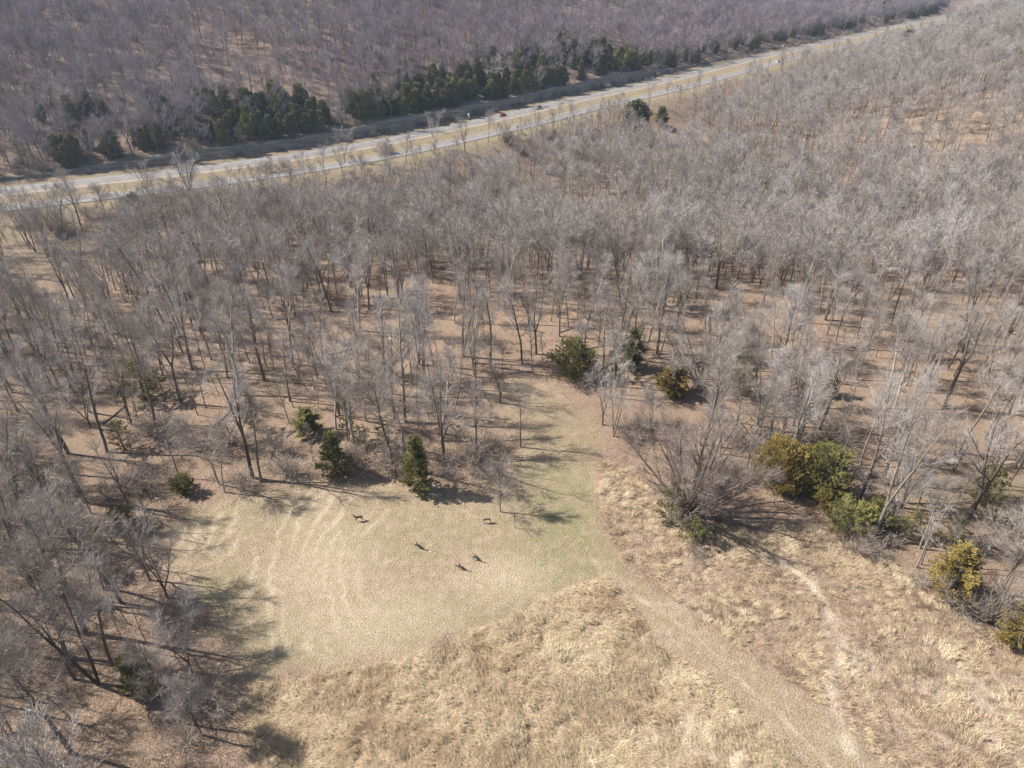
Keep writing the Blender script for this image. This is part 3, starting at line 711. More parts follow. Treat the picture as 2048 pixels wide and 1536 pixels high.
own_tree(62, 1540, 1440, 26, 'forest', .35, 5.0, 'near thick bare trunk crossing the lower corner of the picture', 'the corner trunk', r0=.3, tilt=(0, R(-4)), limbs=10)
own_tree(1392, 762, 610, 27, 'vase', .1, 5.5, 'wide pale fan-crowned tree behind the yellow-green cedar', 'the pale fan-crowned tree', r0=.4, l2=8)
own_tree(1432, 772, 640, 28, 'fork', .2, 5.4, 'dark-stemmed tree on the shaded flank of the pale fan-crowned tree')
own_tree(1512, 860, 690, 29, 'fork', .2, 5.2, 'grey tree with rising limbs behind the round bronze cedar')
own_tree(1600, 880, 720, 30, 'fork', .25, 5.0, 'grey twiggy tree behind the grey-green cedar')
own_tree(1300, 862, 790, 31, 'fork', .2, 4.0, 'rusty-stemmed bushy tree between the inlet and the huge spreading tree')
own_tree(380, 385, 300, 32, 'vase', .1, 6.0, 'big vase-shaped tree standing against the highway', 'the vase tree by the highway', r0=.4, l2=7)
own_tree(300, 395, 325, 33, 'fork', .2, 4.5, 'thin dark tree against the highway, sunward of the vase tree', tilt=(0, R(-6)))
own_tree(165, 460, 345, 34, 'forest', .3, 5, 'crooked dark tree before the highway beside the brown mound', 'the crooked roadside tree', r0=.3)
own_tree(120, 460, 372, 341, 'fork', .3, 4.5, 'slim roadside tree rising from the brown mound')
own_tree(690, 325, 262, 35, 'fork', .15, 5, 'dark vase-like tree overlapping the pale highway median')
own_tree(930, 305, 235, 36, 'fork', .2, 5, 'dark lone tree before the highway below the red car', 'the tree below the red car')
own_tree(870, 300, 222, 37, 'fork', .1, 4.5, 'pale dense-crowned tree rising over the upper carriageway', bark='white_bark')
own_tree(1210, 288, 238, 38, 'fork', .15, 4.5, 'white-barked bending tree sunward of the big dark roadside cedar', 'the white-barked bent tree', bark='white_bark', l2=4, l3=3)
own_tree(1826, 350, 300, 39, 'vase', .1, 4.5, 'white leafless tree shining out of the far open wood', 'the white shining tree', bark='white_bark', l2=3, l3=3, r0=.4)
own_tree(185, 302, 250, 40, 'fork', .15, 5.5, 'white dead tree on the shaded bank above the highway', 'the white dead tree', bark='white_bark', l2=4, l3=3, r0=.3)
own_tree(1205, 850, 740, 41, 'fork', .2, 3.6, 'thin clumped tree between the inlet litter and the wood')
own_tree(1480, 770, 640, 42, 'forest', .35, 4.6, 'grey-limbed tree standing behind the dark-stemmed one')
own_tree(1650, 640, 500, 43, 'twin', .5, 4.5, 'dark leaning trunk pair in the open wood behind the narrow cedar', 'the dark leaning pair', tilt=(0, R(5)), r0=.36)
own_tree(335, 1195, 1085, 51, 'fork', .25, 3.4, 'grey bushy-topped tree leaning over the border of the mown grass', 'the grey meadow-border tree', limbs=16)
own_tree(300, 1160, 1030, 52, 'fork', .3, 3.4, 'slender grey tree just behind the grey meadow-border tree')
own_tree(385, 1345, 1235, 53, 'fork', .3, 3.2, 'slender grey tree throwing thin shadows where mown grass meets straw', 'the slender shadow-casting tree')
own_tree(345, 1440, 1280, 54, 'forest', .35, 3.0, 'straight grey tree below the olive-topped cedar')
own_tree(405, 1470, 1350, 55, 'twin', .4, 2.6, 'two-stemmed slim tree at the straw field border')
own_tree(225, 1330, 1150, 56, 'forest', .4, 3.2, 'straight slim tree sunward of the olive-topped cedar')
for px, py, ph in [(717, 1040, 'the brown deer'), (110, 500, 'the pale glade'), (560, 700, None), (1500, 560, None), (1985, 640, None), (1100, 560, None), (500, 560, None), (1800, 800, None), (60, 700, None), (400, 1500, None), (150, 1300, None), (300, 1200, None)]:
    if ph: x, y, z = place(px, py); LAND.append((x, y, ph))

# ------------------------------------------------------------ the wood: every stem position
rng = np.random.default_rng(11)
sparse = []
for px, py, rx, ry, f in [(1300, 815, 9, 9, .1), (128, 548, 15, 42, .02), (60, 468, 22, 8, .3), (1335, 287, 28, 50, .04), (1740, 300, 95, 60, .3), (1090, 655, 62, 16, .5), (1780, 620, 50, 18, .55), (330, 850, 36, 20, .5), (170, 960, 22, 14, .6), (1650, 12, 60, 18, .1), (240, 420, 60, 8, .35), (1900, 930, 22, 16, .55), (480, 180, 70, 22, .5), (930, 700, 30, 14, .55)]:
    x0, y0, _ = G(px, py); sparse.append((x0, y0, rx, ry, f))
def dens(x, y):
    d = .55 + .75 * sstep(.3, .62, fbm(x, y, 26, 97, 2))
    for x0, y0, rx, ry, f in sparse:
        r = np.hypot((x - x0) / rx, (y - y0) / ry); d *= f + (1 - f) * sstep(.75, 1.25, r)
    k = (x > -90) & (x < 140) & (y > 0) & (y < 170)
    sd = np.full(x.shape, -50.); sd[k] = sdist(CLEAR, x[k], y[k]); d[sd > -1.5] = 0; d[(sd > -6.5) & (x < -22) & (y < 92)] *= .12; d[(sd > -13) & (x < -22) & (y < 72)] *= .25; d[(sd > -10) & (x > -14) & (x < 6) & (y > 93) & (y < 128)] *= .2
    off, s = road_off(x, y)
    d[(off > -(ROADW + MEDW + LOWW + 7)) & (off < 8)] = 0
    d *= np.where((off < -42) & (off > -58) & (s < S_E), .6, 1)
    d[(off > 7) & (off < 12)] = 0; d *= np.where((off > 8) & (off < 44) & (((s > S_H) & (s < S_I)) | ((s > S_J) & (s < S_K))), .2, 1)
    d *= np.where(off > 44, .8, 1)
    return d
def scatter(step, x0, x1, y0, y1, seed, keep=1.0):
    r = np.random.default_rng(seed)
    X, Y = np.meshgrid(np.arange(x0, x1, step), np.arange(y0, y1, step))
    X = (X + r.uniform(-.48, .48, X.shape) * step).ravel(); Y = (Y + r.uniform(-.48, .48, Y.shape) * step).ravel()
    m = np.abs(X) < (Y * .846 + 45) * .727 + 32
    X, Y = X[m], Y[m]
    m = r.random(X.shape) < dens(X, Y) * keep
    return X[m], Y[m]
BX, BY = scatter(6.7, -620, 900, 22, 1150, 21)
Z = height(BX, BY)
ok = np.ones(len(BX), bool)
for x0, y0, r_ in taken: ok &= np.hypot(BX - x0, BY - y0) > r_
BX, BY, Z = BX[ok], BY[ok], Z[ok]
off_b, s_b = road_off(BX, BY)
# how large each shows, and whether it is in the frame
pb = np.array([project(x, y, z) for x, y, z in zip(BX, BY, Z)]); pt = np.array([project(x, y, z + 20) for x, y, z in zip(BX, BY, Z)])
infr = (np.minimum(pb[:, 1], pt[:, 1]) < 1536) & (np.maximum(pb[:, 1], pt[:, 1]) > 0) & (np.maximum(pb[:, 0], pt[:, 0]) > -20) & (np.minimum(pb[:, 0], pt[:, 0]) < 2068)
vis = infr & (pt[:, 1] < 1500)
order = np.argsort(pb[:, 2] + np.where(vis, 0, 1e6))
NEAR = set(order[:300 - len(BARE)].tolist())
rd = random.Random(77)
far_pts = []
for i in range(len(BX)):
    sc_ = (.56 + .54 * rd.random() ** .8) * (.62 if -70 < off_b[i] < 0 and s_b[i] < S_E else 1); rz = rd.random() * 6.283
    if i in NEAR or (not vis[i] and BY[i] < 120 and not infr[i] and False):
        k = rd.randrange(len(P_BIG)); pr = P_BIG[k]
        h = pr[3] * sc_
        look = ('tall ' if h > 21 else 'short ' if h < 16 else '') + pr[2]
        BARE.append(bare(BX[i], BY[i], Z[i], pr, sc_, rz, None, look, tilt=(rd.gauss(0, .04), rd.gauss(0, .04))))
    else:
        far_pts.append((BX[i], BY[i], Z[i], rz, sc_, rd.randrange(6), off_b[i] > 0))
# thin understory trees
SX, SY = scatter(6.4, -420, 500, 25, 420, 31, .62); SZ = height(SX, SY)
d_s = np.array([project(x, y, z)[2] for x, y, z in zip(SX, SY, SZ)]); ps = np.array([project(x, y, z + 6) for x, y, z in zip(SX, SY, SZ)])
vs = (ps[:, 0] > 0) & (ps[:, 0] < 2048) & (ps[:, 1] > 0) & (ps[:, 1] < 1530)
so_ = np.argsort(d_s + np.where(vs, 0, 1e6)); SN = set(so_[:300].tolist())
sap_pts = []
for i in range(len(SX)):
    k = rd.randrange(5); sc_ = rd.uniform(.7, 1.25); rz = rd.random() * 6.283
    if i in SN:
        bare(SX[i], SY[i], SZ[i], P_SAP[k], sc_, rz, None, P_SAP[k][2], 'young tree', 'young_tree', (rd.gauss(0, .06), rd.gauss(0, .06)), group='young trees under the wood')
    else: sap_pts.append((SX[i], SY[i], SZ[i], rz, sc_, k, False))

# ------------------------------------------------------------ instanced masses
def mass(name, pts, protos, label, scale_mul=1.0):
    """one object: a point cloud whose every point carries one of the given meshes"""
    pts = np.array([[float(v) for v in p] for p in pts])
    me = bpy.data.meshes.new(name); me.vertices.add(len(pts)); me.vertices.foreach_set('co', pts[:, :3].astype(np.float32).ravel())
    for nm, v in (('rz', pts[:, 3]), ('sc', pts[:, 4] * scale_mul)): me.attributes.new(nm, 'FLOAT', 'POINT').data.foreach_set('value', v.astype(np.float32))
    me.attributes.new('pk', 'INT', 'POINT').data.foreach_set('value', pts[:, 5].astype(np.int32))
    o = link(name, me, kind='stuff', label=label)
    ng = bpy.data.node_groups.new(name, 'GeometryNodeTree')
    ng.interface.new_socket('Geometry', in_out='INPUT', socket_type='NodeSocketGeometry'); ng.interface.new_socket('Geometry', in_out='OUTPUT', socket_type='NodeSocketGeometry')
    nd = ng.nodes; gi = nd.new('NodeGroupInput'); go = nd.new('NodeGroupOutput'); jn = nd.new('GeometryNodeJoinGeometry')
    def named(n, t):
        a = nd.new('GeometryNodeInputNamedAttribute'); a.data_type = t; a.inputs[0].default_value = n
        return next(s for s in a.outputs if s.enabled and s.name == 'Attribute')
    rz = named('rz', 'FLOAT'); scv = named('sc', 'FLOAT'); pk = named('pk', 'INT')
    cx = nd.new('ShaderNodeCombineXYZ'); ng.links.new(rz, cx.inputs[2])
    e2r = nd.new('FunctionNodeEulerToRotation'); ng.links.new(cx.outputs[0], e2r.inputs[0])
    for k, grp in enumerate(protos):
        cmp = nd.new('FunctionNodeCompare'); cmp.data_type = 'INT'; cmp.operation = 'EQUAL'
        ins = [s for s in cmp.inputs if s.enabled]; ng.links.new(pk, ins[0]); ins[1].default_value = k
        for me_ in grp:
            ob = bpy.data.objects.new(me_.name, me_)      # holds the mesh for the instances, in no collection
            oi = nd.new('GeometryNodeObjectInfo'); oi.inputs['Object'].default_value = ob
            iop = nd.new('GeometryNodeInstanceOnPoints')
            ng.links.new(gi.outputs[0], iop.inputs['Points']); ng.links.new(oi.outputs['Geometry'], iop.inputs['Instance'])
            ng.links.new(cmp.outputs[0], iop.inputs['Selection']); ng.links.new(e2r.outputs[0], iop.inputs['Rotation']); ng.links.new(scv, iop.inputs['Scale'])
            ng.links.new(iop.outputs[0], jn.inputs[0])
    ng.links.new(jn.outputs[0], go.inputs[0])
    md = o.modifiers.new('scatter', 'NODES'); md.node_group = ng
    return o
mass('woodland', [p for p in far_pts if not p[6] and p[1] > 0], P_FAR, 'grey leafless wood stretching from the meadow to the highway and over the right rise')
hill = [p for p in far_pts if p[6]]
mass('hillside_woodland', [(p[0], p[1], p[2], p[3], p[4] * .92, p[5] % 5, 0) for p in hill], P_HILL, 'leafless wood covering the hillside beyond the highway')
mass('undergrowth', sap_pts, [(a, b) for a, b, _, _ in P_SAP], 'thin young trees filling the wood beneath the crowns')

# ------------------------------------------------------------ shrubs and brush
SHR = []
def shrub(x, y, z, s, rz, k): 
    o = link('bare_shrub', P_SHR[k], category='shrub', group='leafless shrubs along the wood edge'); o.location = (x, y, z); o.scale = (s * 1.1, s * 1.1, s); o.rotation_euler = (0, 0, rz)
    PENDING.append((o, 'leafless shrub', 'low' if s < .8 else 'tangled' if s < 1.3 else 'large tangled'))
rs = random.Random(9)
for px, py, s, n in [(720, 925, 1.2, 5), (780, 925, 1.3, 6), (880, 950, 1.1, 5), (930, 940, 1.3, 4), (1170, 770, 1.2, 4), (1345, 1065, 1.1, 2), (1390, 1090, 1.0, 2), (1240, 870, 1.4, 5), (1620, 985, 1.2, 4), (1720, 1075, 1.2, 5), (1790, 1100, 1.2, 5), (1930, 1215, 1.5, 5), (310, 970, 1.3, 4), (250, 1000, 1.2, 4), (270, 1150, 1.1, 3), (330, 1230, 1.0, 3), (390, 1400, 1.0, 3), (360, 1490, 1.0, 2), (120, 1230, 1.2, 3), (1470, 950, 1.4, 5), (200, 1180, 1.1, 2), (1110, 1180, .5, 0), (1000, 700, 1.3, 3), (300, 880, 1.7, 3), (420, 880, 1.8, 3), (1100, 280, 2.0, 5), (1020, 290, 2.0, 5), (1180, 285, 2.0, 5), (1250, 290, 1.7, 3), (780, 310, 1.8, 4), (120, 462, 2.6, 5), (220, 440, 1.8, 4), (560, 345, 1.6, 4), (1620, 870, 1.5, 4), (1440, 880, 1.5, 4), (1850, 1120, 1.2, 3), (960, 905, 1.2, 3), (560, 930, 1.2, 4), (470, 960, 1.2, 3)]:
    x0, y0, _ = G(px, py)
    for _ in range((n + 1) // 2):
        x = x0 + rs.gauss(0, 2.6); y = y0 + rs.gauss(0, 2.0); z = float(height(np.array([x]), np.array([y]))[0])
        shrub(x, y, z, s * rs.uniform(.6, 1.2), rs.random() * 6.28, rs.randrange(4))
# one mass of brush on the forest floor
def road_pt(s, off):
    x = float(np.interp(s, RS, ROAD[:, 0]) + np.interp(s, RS, RN[:, 0]) * off); y = float(np.interp(s, RS, ROAD[:, 1]) + np.interp(s, RS, RN[:, 1]) * off)
    return x, y, float(height(np.array([x]), np.array([y]))[0])
bank = []
for _ in range(420):
    q = road_pt(rs.uniform(S_A - 120, S_D + 500), rs.choice([rs.uniform(5.5, 9), rs.uniform(10.5, 16)])); bank.append((*q, rs.random() * 6.28, rs.uniform(.5, 1.2), rs.randrange(4), 0))
UX, UY = scatter(8.0, -400, 500, 25, 430, 41, .45); UZ = height(UX, UY)
hx, hy = scatter(9.0, -420, 420, 300, 640, 43, .6)
offh, sh_ = road_off(hx, hy); kk = (offh > 8) & (offh < 60); hz = height(hx[kk], hy[kk])
mass('brushwood', [(x, y, z, rs.random() * 6.28, rs.uniform(.25, .8), rs.randrange(4), 0) for x, y, z in zip(UX, UY, UZ)] + [(x, y, z, rs.random() * 6.28, rs.uniform(1, 2), rs.randrange(4), 0) for x, y, z in zip(hx[kk], hy[kk], hz)] + bank, [(m,) for m in P_SHR], 'low leafless brush scattered on the leaf litter')

# ------------------------------------------------------------ cedars on the rock bluff
def road_pt(s, off):
    x = float(np.interp(s, RS, ROAD[:, 0]) + np.interp(s, RS, RN[:, 0]) * off); y = float(np.interp(s, RS, ROAD[:, 1]) + np.interp(s, RS, RN[:, 1]) * off)
    return x, y, float(height(np.array([x]), np.array([y]))[0])
for (px, py, ph) in [(985, 228, 'the red car'), (1062, 216, 'the drab olive car'), (1562, 126, 'the white car'), (1765, 57, 'the farthest car')]:
    x, y, z = G(px, py); LAND.append((x, y, ph))
bl = []
rb = random.Random(4)
def along(pxa, pya, pxb, pyb, n, o0, o1):
    sa, sb = s_of_px(pxa, pya), s_of_px(pxb, pyb)
    for _ in range(n): bl.append((sa + (sb - sa) * rb.random(), o0 + (o1 - o0) * rb.random() ** 1.3))
along(800, 265, 1060, 212, 46, 8, 34); along(1060, 212, 1300, 160, 44, 8, 40); along(1110, 200, 1260, 168, 26, 30, 60); along(1250, 170, 1480, 120, 14, 8, 22)
along(460, 325, 680, 290, 34, 8, 40); along(100, 365, 460, 325, 26, 9, 55); along(1480, 120, 1760, 60, 26, 7, 26); along(1760, 60, 1930, 20, 22, 7, 30)
along(680, 290, 800, 265, 4, 9, 25)
kept = []
bl = bl + [(a + rb.uniform(-9, 9), min(60, b * rb.uniform(.8, 1.4) + 1)) for a, b in bl ]
for s_, o_ in bl:
    o_ += 4.4
    if any(abs(s_ - a) < 2.0 and abs(o_ - b) < 2.4 for a, b in kept): continue
    kept.append((s_, o_))
kept = sorted([(*road_pt(a, b), a) for a, b in kept], key=lambda p: project(*p[:3])[2])
n_own = len([o for o in C.objects if o.name.startswith('cedar_tree')]); rest = []
CK = ['dark_a', 'dark_b', 'dark_c']
for i, (x, y, z, s_) in enumerate(kept):
    k = rb.choice([0, 1, 2, 2]); key = CK[k]; tm, km, H = P_CED[key]; sc_ = rb.uniform(.7, 1.3)
    if i + n_own >= 298: rest.append((x, y, z - .2, rb.random() * 6.28, sc_, k, 0)); continue
    t = thing('cedar_tree', None, 'cedar', (x, y, z - .2), rb.random() * 6.28, 'cedars on the bank above the highway', (sc_ * rb.uniform(.9, 1.2), sc_ * rb.uniform(.9, 1.2), sc_))
    link('trunk', tm, t); link('foliage', km, t); PENDING.append((t, 'dark cedar', 'small' if sc_ < .82 else 'tall' if sc_ > 1.15 else 'bushy'))
if rest: mass('far_cedars', rest, [P_CED[k][:2] for k in CK], 'dark cedars along the far bend of the highway bank')

# ------------------------------------------------------------ straw: tufts of lodged grass
def tuft(seed, n=42, H=.8, lean=.9, w=.035, m='straw'):
    rng = np.random.default_rng(seed)
    b = np.column_stack([rng.normal(0, .28, n), rng.normal(0, .28, n), np.zeros(n)])
    az = rng.normal(0, .55, n); L = H * rng.uniform(.6, 1.25, n)
    dx, dy = np.cos(az), np.sin(az)
    ln = lean * rng.uniform(.6, 1.3, n)
    m1 = b + np.column_stack([dx * L * .3 * ln, dy * L * .3 * ln, L * .45]); t = b + np.column_stack([dx * L * .85 * ln, dy * L * .85 * ln, L * .5 / (.5 + ln)])
    s = np.column_stack([-dy, dx, rng.normal(0, .5, n)]) * w / 2
    V = np.stack([b - s, b + s, m1 - s, m1 + s, t], 1).reshape(-1, 3); k = np.arange(n)[:, None] * 5
    F = np.concatenate([k + np.array([[0, 1, 3]]), k + np.array([[0, 3, 2]]), k + np.array([[2, 3, 4]])])
    return new_mesh('grass_tuft', V, F, M[m])
P_T = [tuft(500 + i, 60, .8 + .1 * i, 1.1, .026) for i in range(3)]
P_R = [tuft(520 + i, 55, .7 + .1 * i, .8, .024, 'rust') for i in range(2)]
def field(step, P, prot0, nproto, seed, smin, smax, flow):
    r = np.random.default_rng(seed)
    X, Y = np.meshgrid(np.arange(-50, 100, step), np.arange(38, 120, step))
    X = (X + r.uniform(-.5, .5, X.shape) * step).ravel(); Y = (Y + r.uniform(-.5, .5, Y.shape) * step).ravel()
    m = (np.abs(X) < (Y * .846 + 45) * .727 + 3) & (sdist(P, X, Y) > .1); X, Y = X[m], Y[m]
    m = r.random(X.shape) < (.2 + .8 * sstep(.35, .6, fbm(X, Y, 2.2, 37, 2))) * (.65 + .35 * sstep(.3, .55, fbm(X, Y, 11, 39, 3))); X, Y = X[m], Y[m]
    TR = poly([(1540, 1110), (1600, 1150), (1645, 1200), (1670, 1260), (1668, 1330), (1655, 1420), (1700, 1500)]); dt = np.full(X.shape, 99.)
    for a, b in zip(TR[:-1], TR[1:]):
        e = b - a; t = np.clip(((X - a[0]) * e[0] + (Y - a[1]) * e[1]) / (e @ e), 0, 1); dt = np.minimum(dt, np.hypot(X - a[0] - t * e[0], Y - a[1] - t * e[1]))
    m = dt > .7; X, Y = X[m], Y[m]
    ta = sstep(-.5, .6, sdist(TALL, X, Y) + (fbm(X, Y, 5, 21, 3) - .5) * 1.6); tb_ = sstep(-.9, 1.2, sdist(BRUSH, X, Y) + (fbm(X, Y, 5, 21, 3) - .5) * 3)
    z = height(X, Y) + ((fbm(X, Y, 1.3, 31, 3) - .5) * .95 + (fbm(X, Y, 4.0, 35, 2) - .5) * .7) * ta + ((fbm(X, Y, 2.6, 41, 3) - .5) * .8) * tb_
    ang = flow + (fbm(X, Y, 7, 81, 2) - .5) * 5.5 + r.normal(0, .35, X.shape)
    return [(a, b, c - .05, d, e, f, 0) for a, b, c, d, e, f in zip(X, Y, z, ang, r.uniform(smin, smax, X.shape) * (.75 + .5 * fbm(X, Y, 9, 83, 2)), r.integers(prot0, prot0 + nproto, X.shape))]
mass('tall_grass', field(.55, TALL, 0, 3, 1, .7, 1.25, -.4), [(m,) for m in P_T], 'pale lodged straw grass filling the near field')
mass('weeds', field(.62, BRUSH, 2, 3, 2, .6, 1.3, .3), [(m,) for m in P_T + P_R], 'reddish tan weeds and grass between the path and the wood')

# ------------------------------------------------------------ deer
def deer_mesh(seed, head):
    """one skinned body; head: 'up' or 'down' (grazing) or 'turned'"""
    J = {}; E = []
    def j(n, p, r, par=None):
        J[n] = (len(J), p, r)
        if par: E.append((J[par][0], J[n][0]))
    j('pelvis', (-.42, 0, .86), (.17, .19)); j('waist', (-.12, 0, .84), (.155, .185), 'pelvis'); j('chest', (.22, 0, .82), (.165, .215), 'waist'); j('withers', (.42, 0, .88), (.13, .17), 'chest')
    if head == 'down':
        j('neck', (.66, .02, .74), (.085, .10), 'withers'); j('poll', (.86, .03, .42), (.065, .075), 'neck'); j('face', (.93, .03, .27), (.05, .055), 'poll'); j('muzzle', (.97, .03, .12), (.03, .032), 'face'); ew = (.80, .40, .05)
    else:
        sy = .12 if head == 'turned' else .0
        j('neck', (.58, sy * .3, 1.10), (.08, .10), 'withers'); j('poll', (.70, sy, 1.36), (.062, .07), 'neck'); j('face', (.83, sy * 1.8, 1.33), (.05, .055), 'poll'); j('muzzle', (.98, sy * 2.6, 1.26), (.03, .032), 'face'); ew = (.66, 1.46, .08)
    for s in (-1, 1):
        k = 'l' if s > 0 else 'r'; dx = .06 * s * (1 if seed % 2 else -1)
        j('ear' + k, (ew[0], s * .10 + J['poll'][1][1], ew[1]), (.03, .02), 'poll'); j('eartip' + k, (ew[0] - .03, s * .20 + J['poll'][1][1], ew[1] + ew[2]), (.012, .01), 'ear' + k)
        j('elbow' + k, (.36 + dx * .3, s * .10, .60), (.07, .075), 'chest'); j('knee' + k, (.37 + dx, s * .10, .34), (.034, .036), 'elbow' + k); j('fetlock' + k, (.35 + dx * 1.4, s * .10, .09), (.022, .024), 'knee' + k); j('hoof' + k, (.38 + dx * 1.4, s * .10, .015), (.026, .03), 'fetlock' + k)
        j('stifle' + k, (-.36 - dx * .3, s * .11, .60), (.10, .11), 'pelvis'); j('hock' + k, (-.58 - dx, s * .11, .38), (.036, .04), 'stifle' + k); j('pastern' + k, (-.52 - dx, s * .11, .09), (.023, .025), 'hock' + k); j('toe' + k, (-.49 - dx, s * .11, .015), (.027, .03), 'pastern' + k)
    j('rump', (-.58, 0, .86), (.12, .14), 'pelvis')
    me = bpy.data.meshes.new('deer_body'); me.from_pydata([v[1] for v in sorted(J.values())], E, [])
    ob = bpy.data.objects.new('deer_skeleton', me); C.objects.link(ob)
    md = ob.modifiers.new('skin', 'SKIN'); sub = ob.modifiers.new('sub', 'SUBSURF'); sub.levels = 2
    for i, (_, _, r) in enumerate(sorted(J.values())):
        sv_ = me.skin_vertices[0].data[i]; sv_.radius = r; sv_.use_root = (i == 0)
    dg = bpy.context.evaluated_depsgraph_get(); ev = ob.evaluated_get(dg)
    out = bpy.data.meshes.new_from_object(ev); bpy.data.objects.remove(ob)
    out.name = 'deer_body'; out.polygons.foreach_set('use_smooth', [True] * len(out.polygons))
    out.materials.clear(); return out
def coat(name, c1, c2, belly):
    m, nt, b = mat(name, .75, .15); n = N(nt)
    tc = n.new('ShaderNodeTexCoord'); sp = n.new('ShaderNodeSeparateXYZ'); n.link(tc.outputs['Object'], sp.inputs[0])
    c = n.ramp(n.noise(6, 3), [(.3, c1), (.7, c2)])
    c = n.mix(n.ramp(sp.outputs[2], [(.66, 1.0), (.72, 0.0)]), c, belly)
    legs = n.ramp(sp.outputs[2], [(.5, 1.0), (.6, 0.0)]); c = n.mix(legs, c, c2)
    nt.links.new(c, b.inputs['Base Color']); return m
coats = [coat('brown_coat', (.10, .065, .045), (.16, .105, .07), (.25, .19, .14)), coat('tan_coat', (.20, .135, .09), (.29, .20, .14), (.46, .38, .30))]
white_hair, nt_, b_ = mat('white_tail_hair', .9, .1); b_.inputs['Base Color'].default_value = (.7, .66, .6, 1)
dark_m, nt_, b_ = mat('dark_horn', .4, .3); b_.inputs['Base Color'].default_value = (.02, .018, .015, 1)
def cone_geo(p0, p1, r0, r1, sides=7):
    g = Geo(); p0, p1 = np.array(p0), np.array(p1); tube(g, np.array([p0 * 1.0 + (p0 - p1) * .02, p0, (p0 + p1) / 2, p1, p1 + (p1 - p0) * .03]), [.005, r0, (r0 + r1) / 2 * 1.1, r1, .004], sides); return g
for i, (px, py, head, rz, ct, lab) in enumerate([
        (718, 1042, 'up', R(196), 0, 'dark brown deer standing side-on, apart from the others near the wood edge'),
        (974, 1046, 'down', R(186), 1, 'tan deer grazing side-on beside the small meadow tree'),
        (830, 1093, 'up', R(-52), 1, 'pale deer standing alone end-on in the middle of the meadow'),
        (945, 1117, 'turned', R(-60), 1, 'tan deer of the close pair, standing farther from the straw field'),
        (914, 1135, 'up', R(-48), 1, 'reddish tan deer of the close pair, nearer the straw field')]):
    x, y, z = G(px, py)
    me = deer_mesh(i, head); me.materials.append(coats[ct])
    o = link('deer', me, label=lab, category='deer', group='deer on the meadow')
    o.location = (x, y, z + .02); o.rotation_euler = (0, 0, rz); o.scale = (1.14,) * 3
    link('tail', cone_geo((-.68, 0, .90), (-.78, 0, .66), .045, .02).mesh('deer_tail', white_hair, True), o)
    LAND.append((x, y, 'the ' + ['brown deer', 'grazing deer', 'lone pale deer', 'paired deer', 'front paired deer'][i]))

# ------------------------------------------------------------ cars
glass, nt_, b_ = mat('car_glass', .1, .5); b_.inputs['Base Color'].default_value = (.02, .025, .03, 1)
rubber, nt_, b_ = mat('tyre_rubber', .8, .2); b_.inputs['Base Color'].default_value = (.02, .02, .02, 1)
steel, nt_, b_ = mat('wheel_steel', .35, .5); b_.inputs['Base Color'].default_value = (.5, .5, .52, 1); b_.inputs['Metallic'].default_value = .8
lampm, nt_, b_ = mat('lamp_lens', .2, .5); b_.inputs['Base Color'].default_value = (.75, .75, .72, 1)
redl, nt_, b_ = mat('tail_lens', .2, .5); b_.inputs['Base Color'].default_value = (.4, .02, .02, 1)
def paint(name, c):
    m, nt, b = mat(name, .3, .5); n = N(nt)
    nt.links.new(n.ramp(n.noise(2.0), [(.3, tuple(v * .94 for v in c)), (.7, c)]), b.inputs['Base Color']); b.inputs['Coat Weight'].default_value = .5; return m
def loft(sections, m, name):
    """sections: lists of (x, y, z) rings of equal length, capped"""
    g = Geo(); n = len(sections[0]); V = np.array(sections, float).reshape(-1, 3); Q = []
    for a in range(len(sections) - 1):
        for k in range(n): Q.append((a * n + k, a * n + (k + 1) % n, (a + 1) * n + (k + 1) % n, (a + 1) * n + k))
    T = []
    for base, rev in ((0, True), ((len(sections) - 1) * n, False)):
        for k in range(1, n - 1): T.append((base, base + k + 1, base + k) if rev else (base, base + k, base + k + 1))
    g.add(V, Q=Q, T=T); return g.mesh(name, m, True)
def ring(x, w, z0, z1, tw=None, k=10):
    tw = tw or w * .9; c = .12
    return [(x, -w, z0 + c), (x, -w + .04, z0), (x, w - .04, z0), (x, w, z0 + c), (x, (w + tw) / 2, (z0 + z1) / 2 + .1), (x, tw, z1 - .05), (x, tw - .12, z1), (x, -tw + .12, z1), (x, -tw, z1 - .05), (x, -(w + tw) / 2, (z0 + z1) / 2 + .1)]
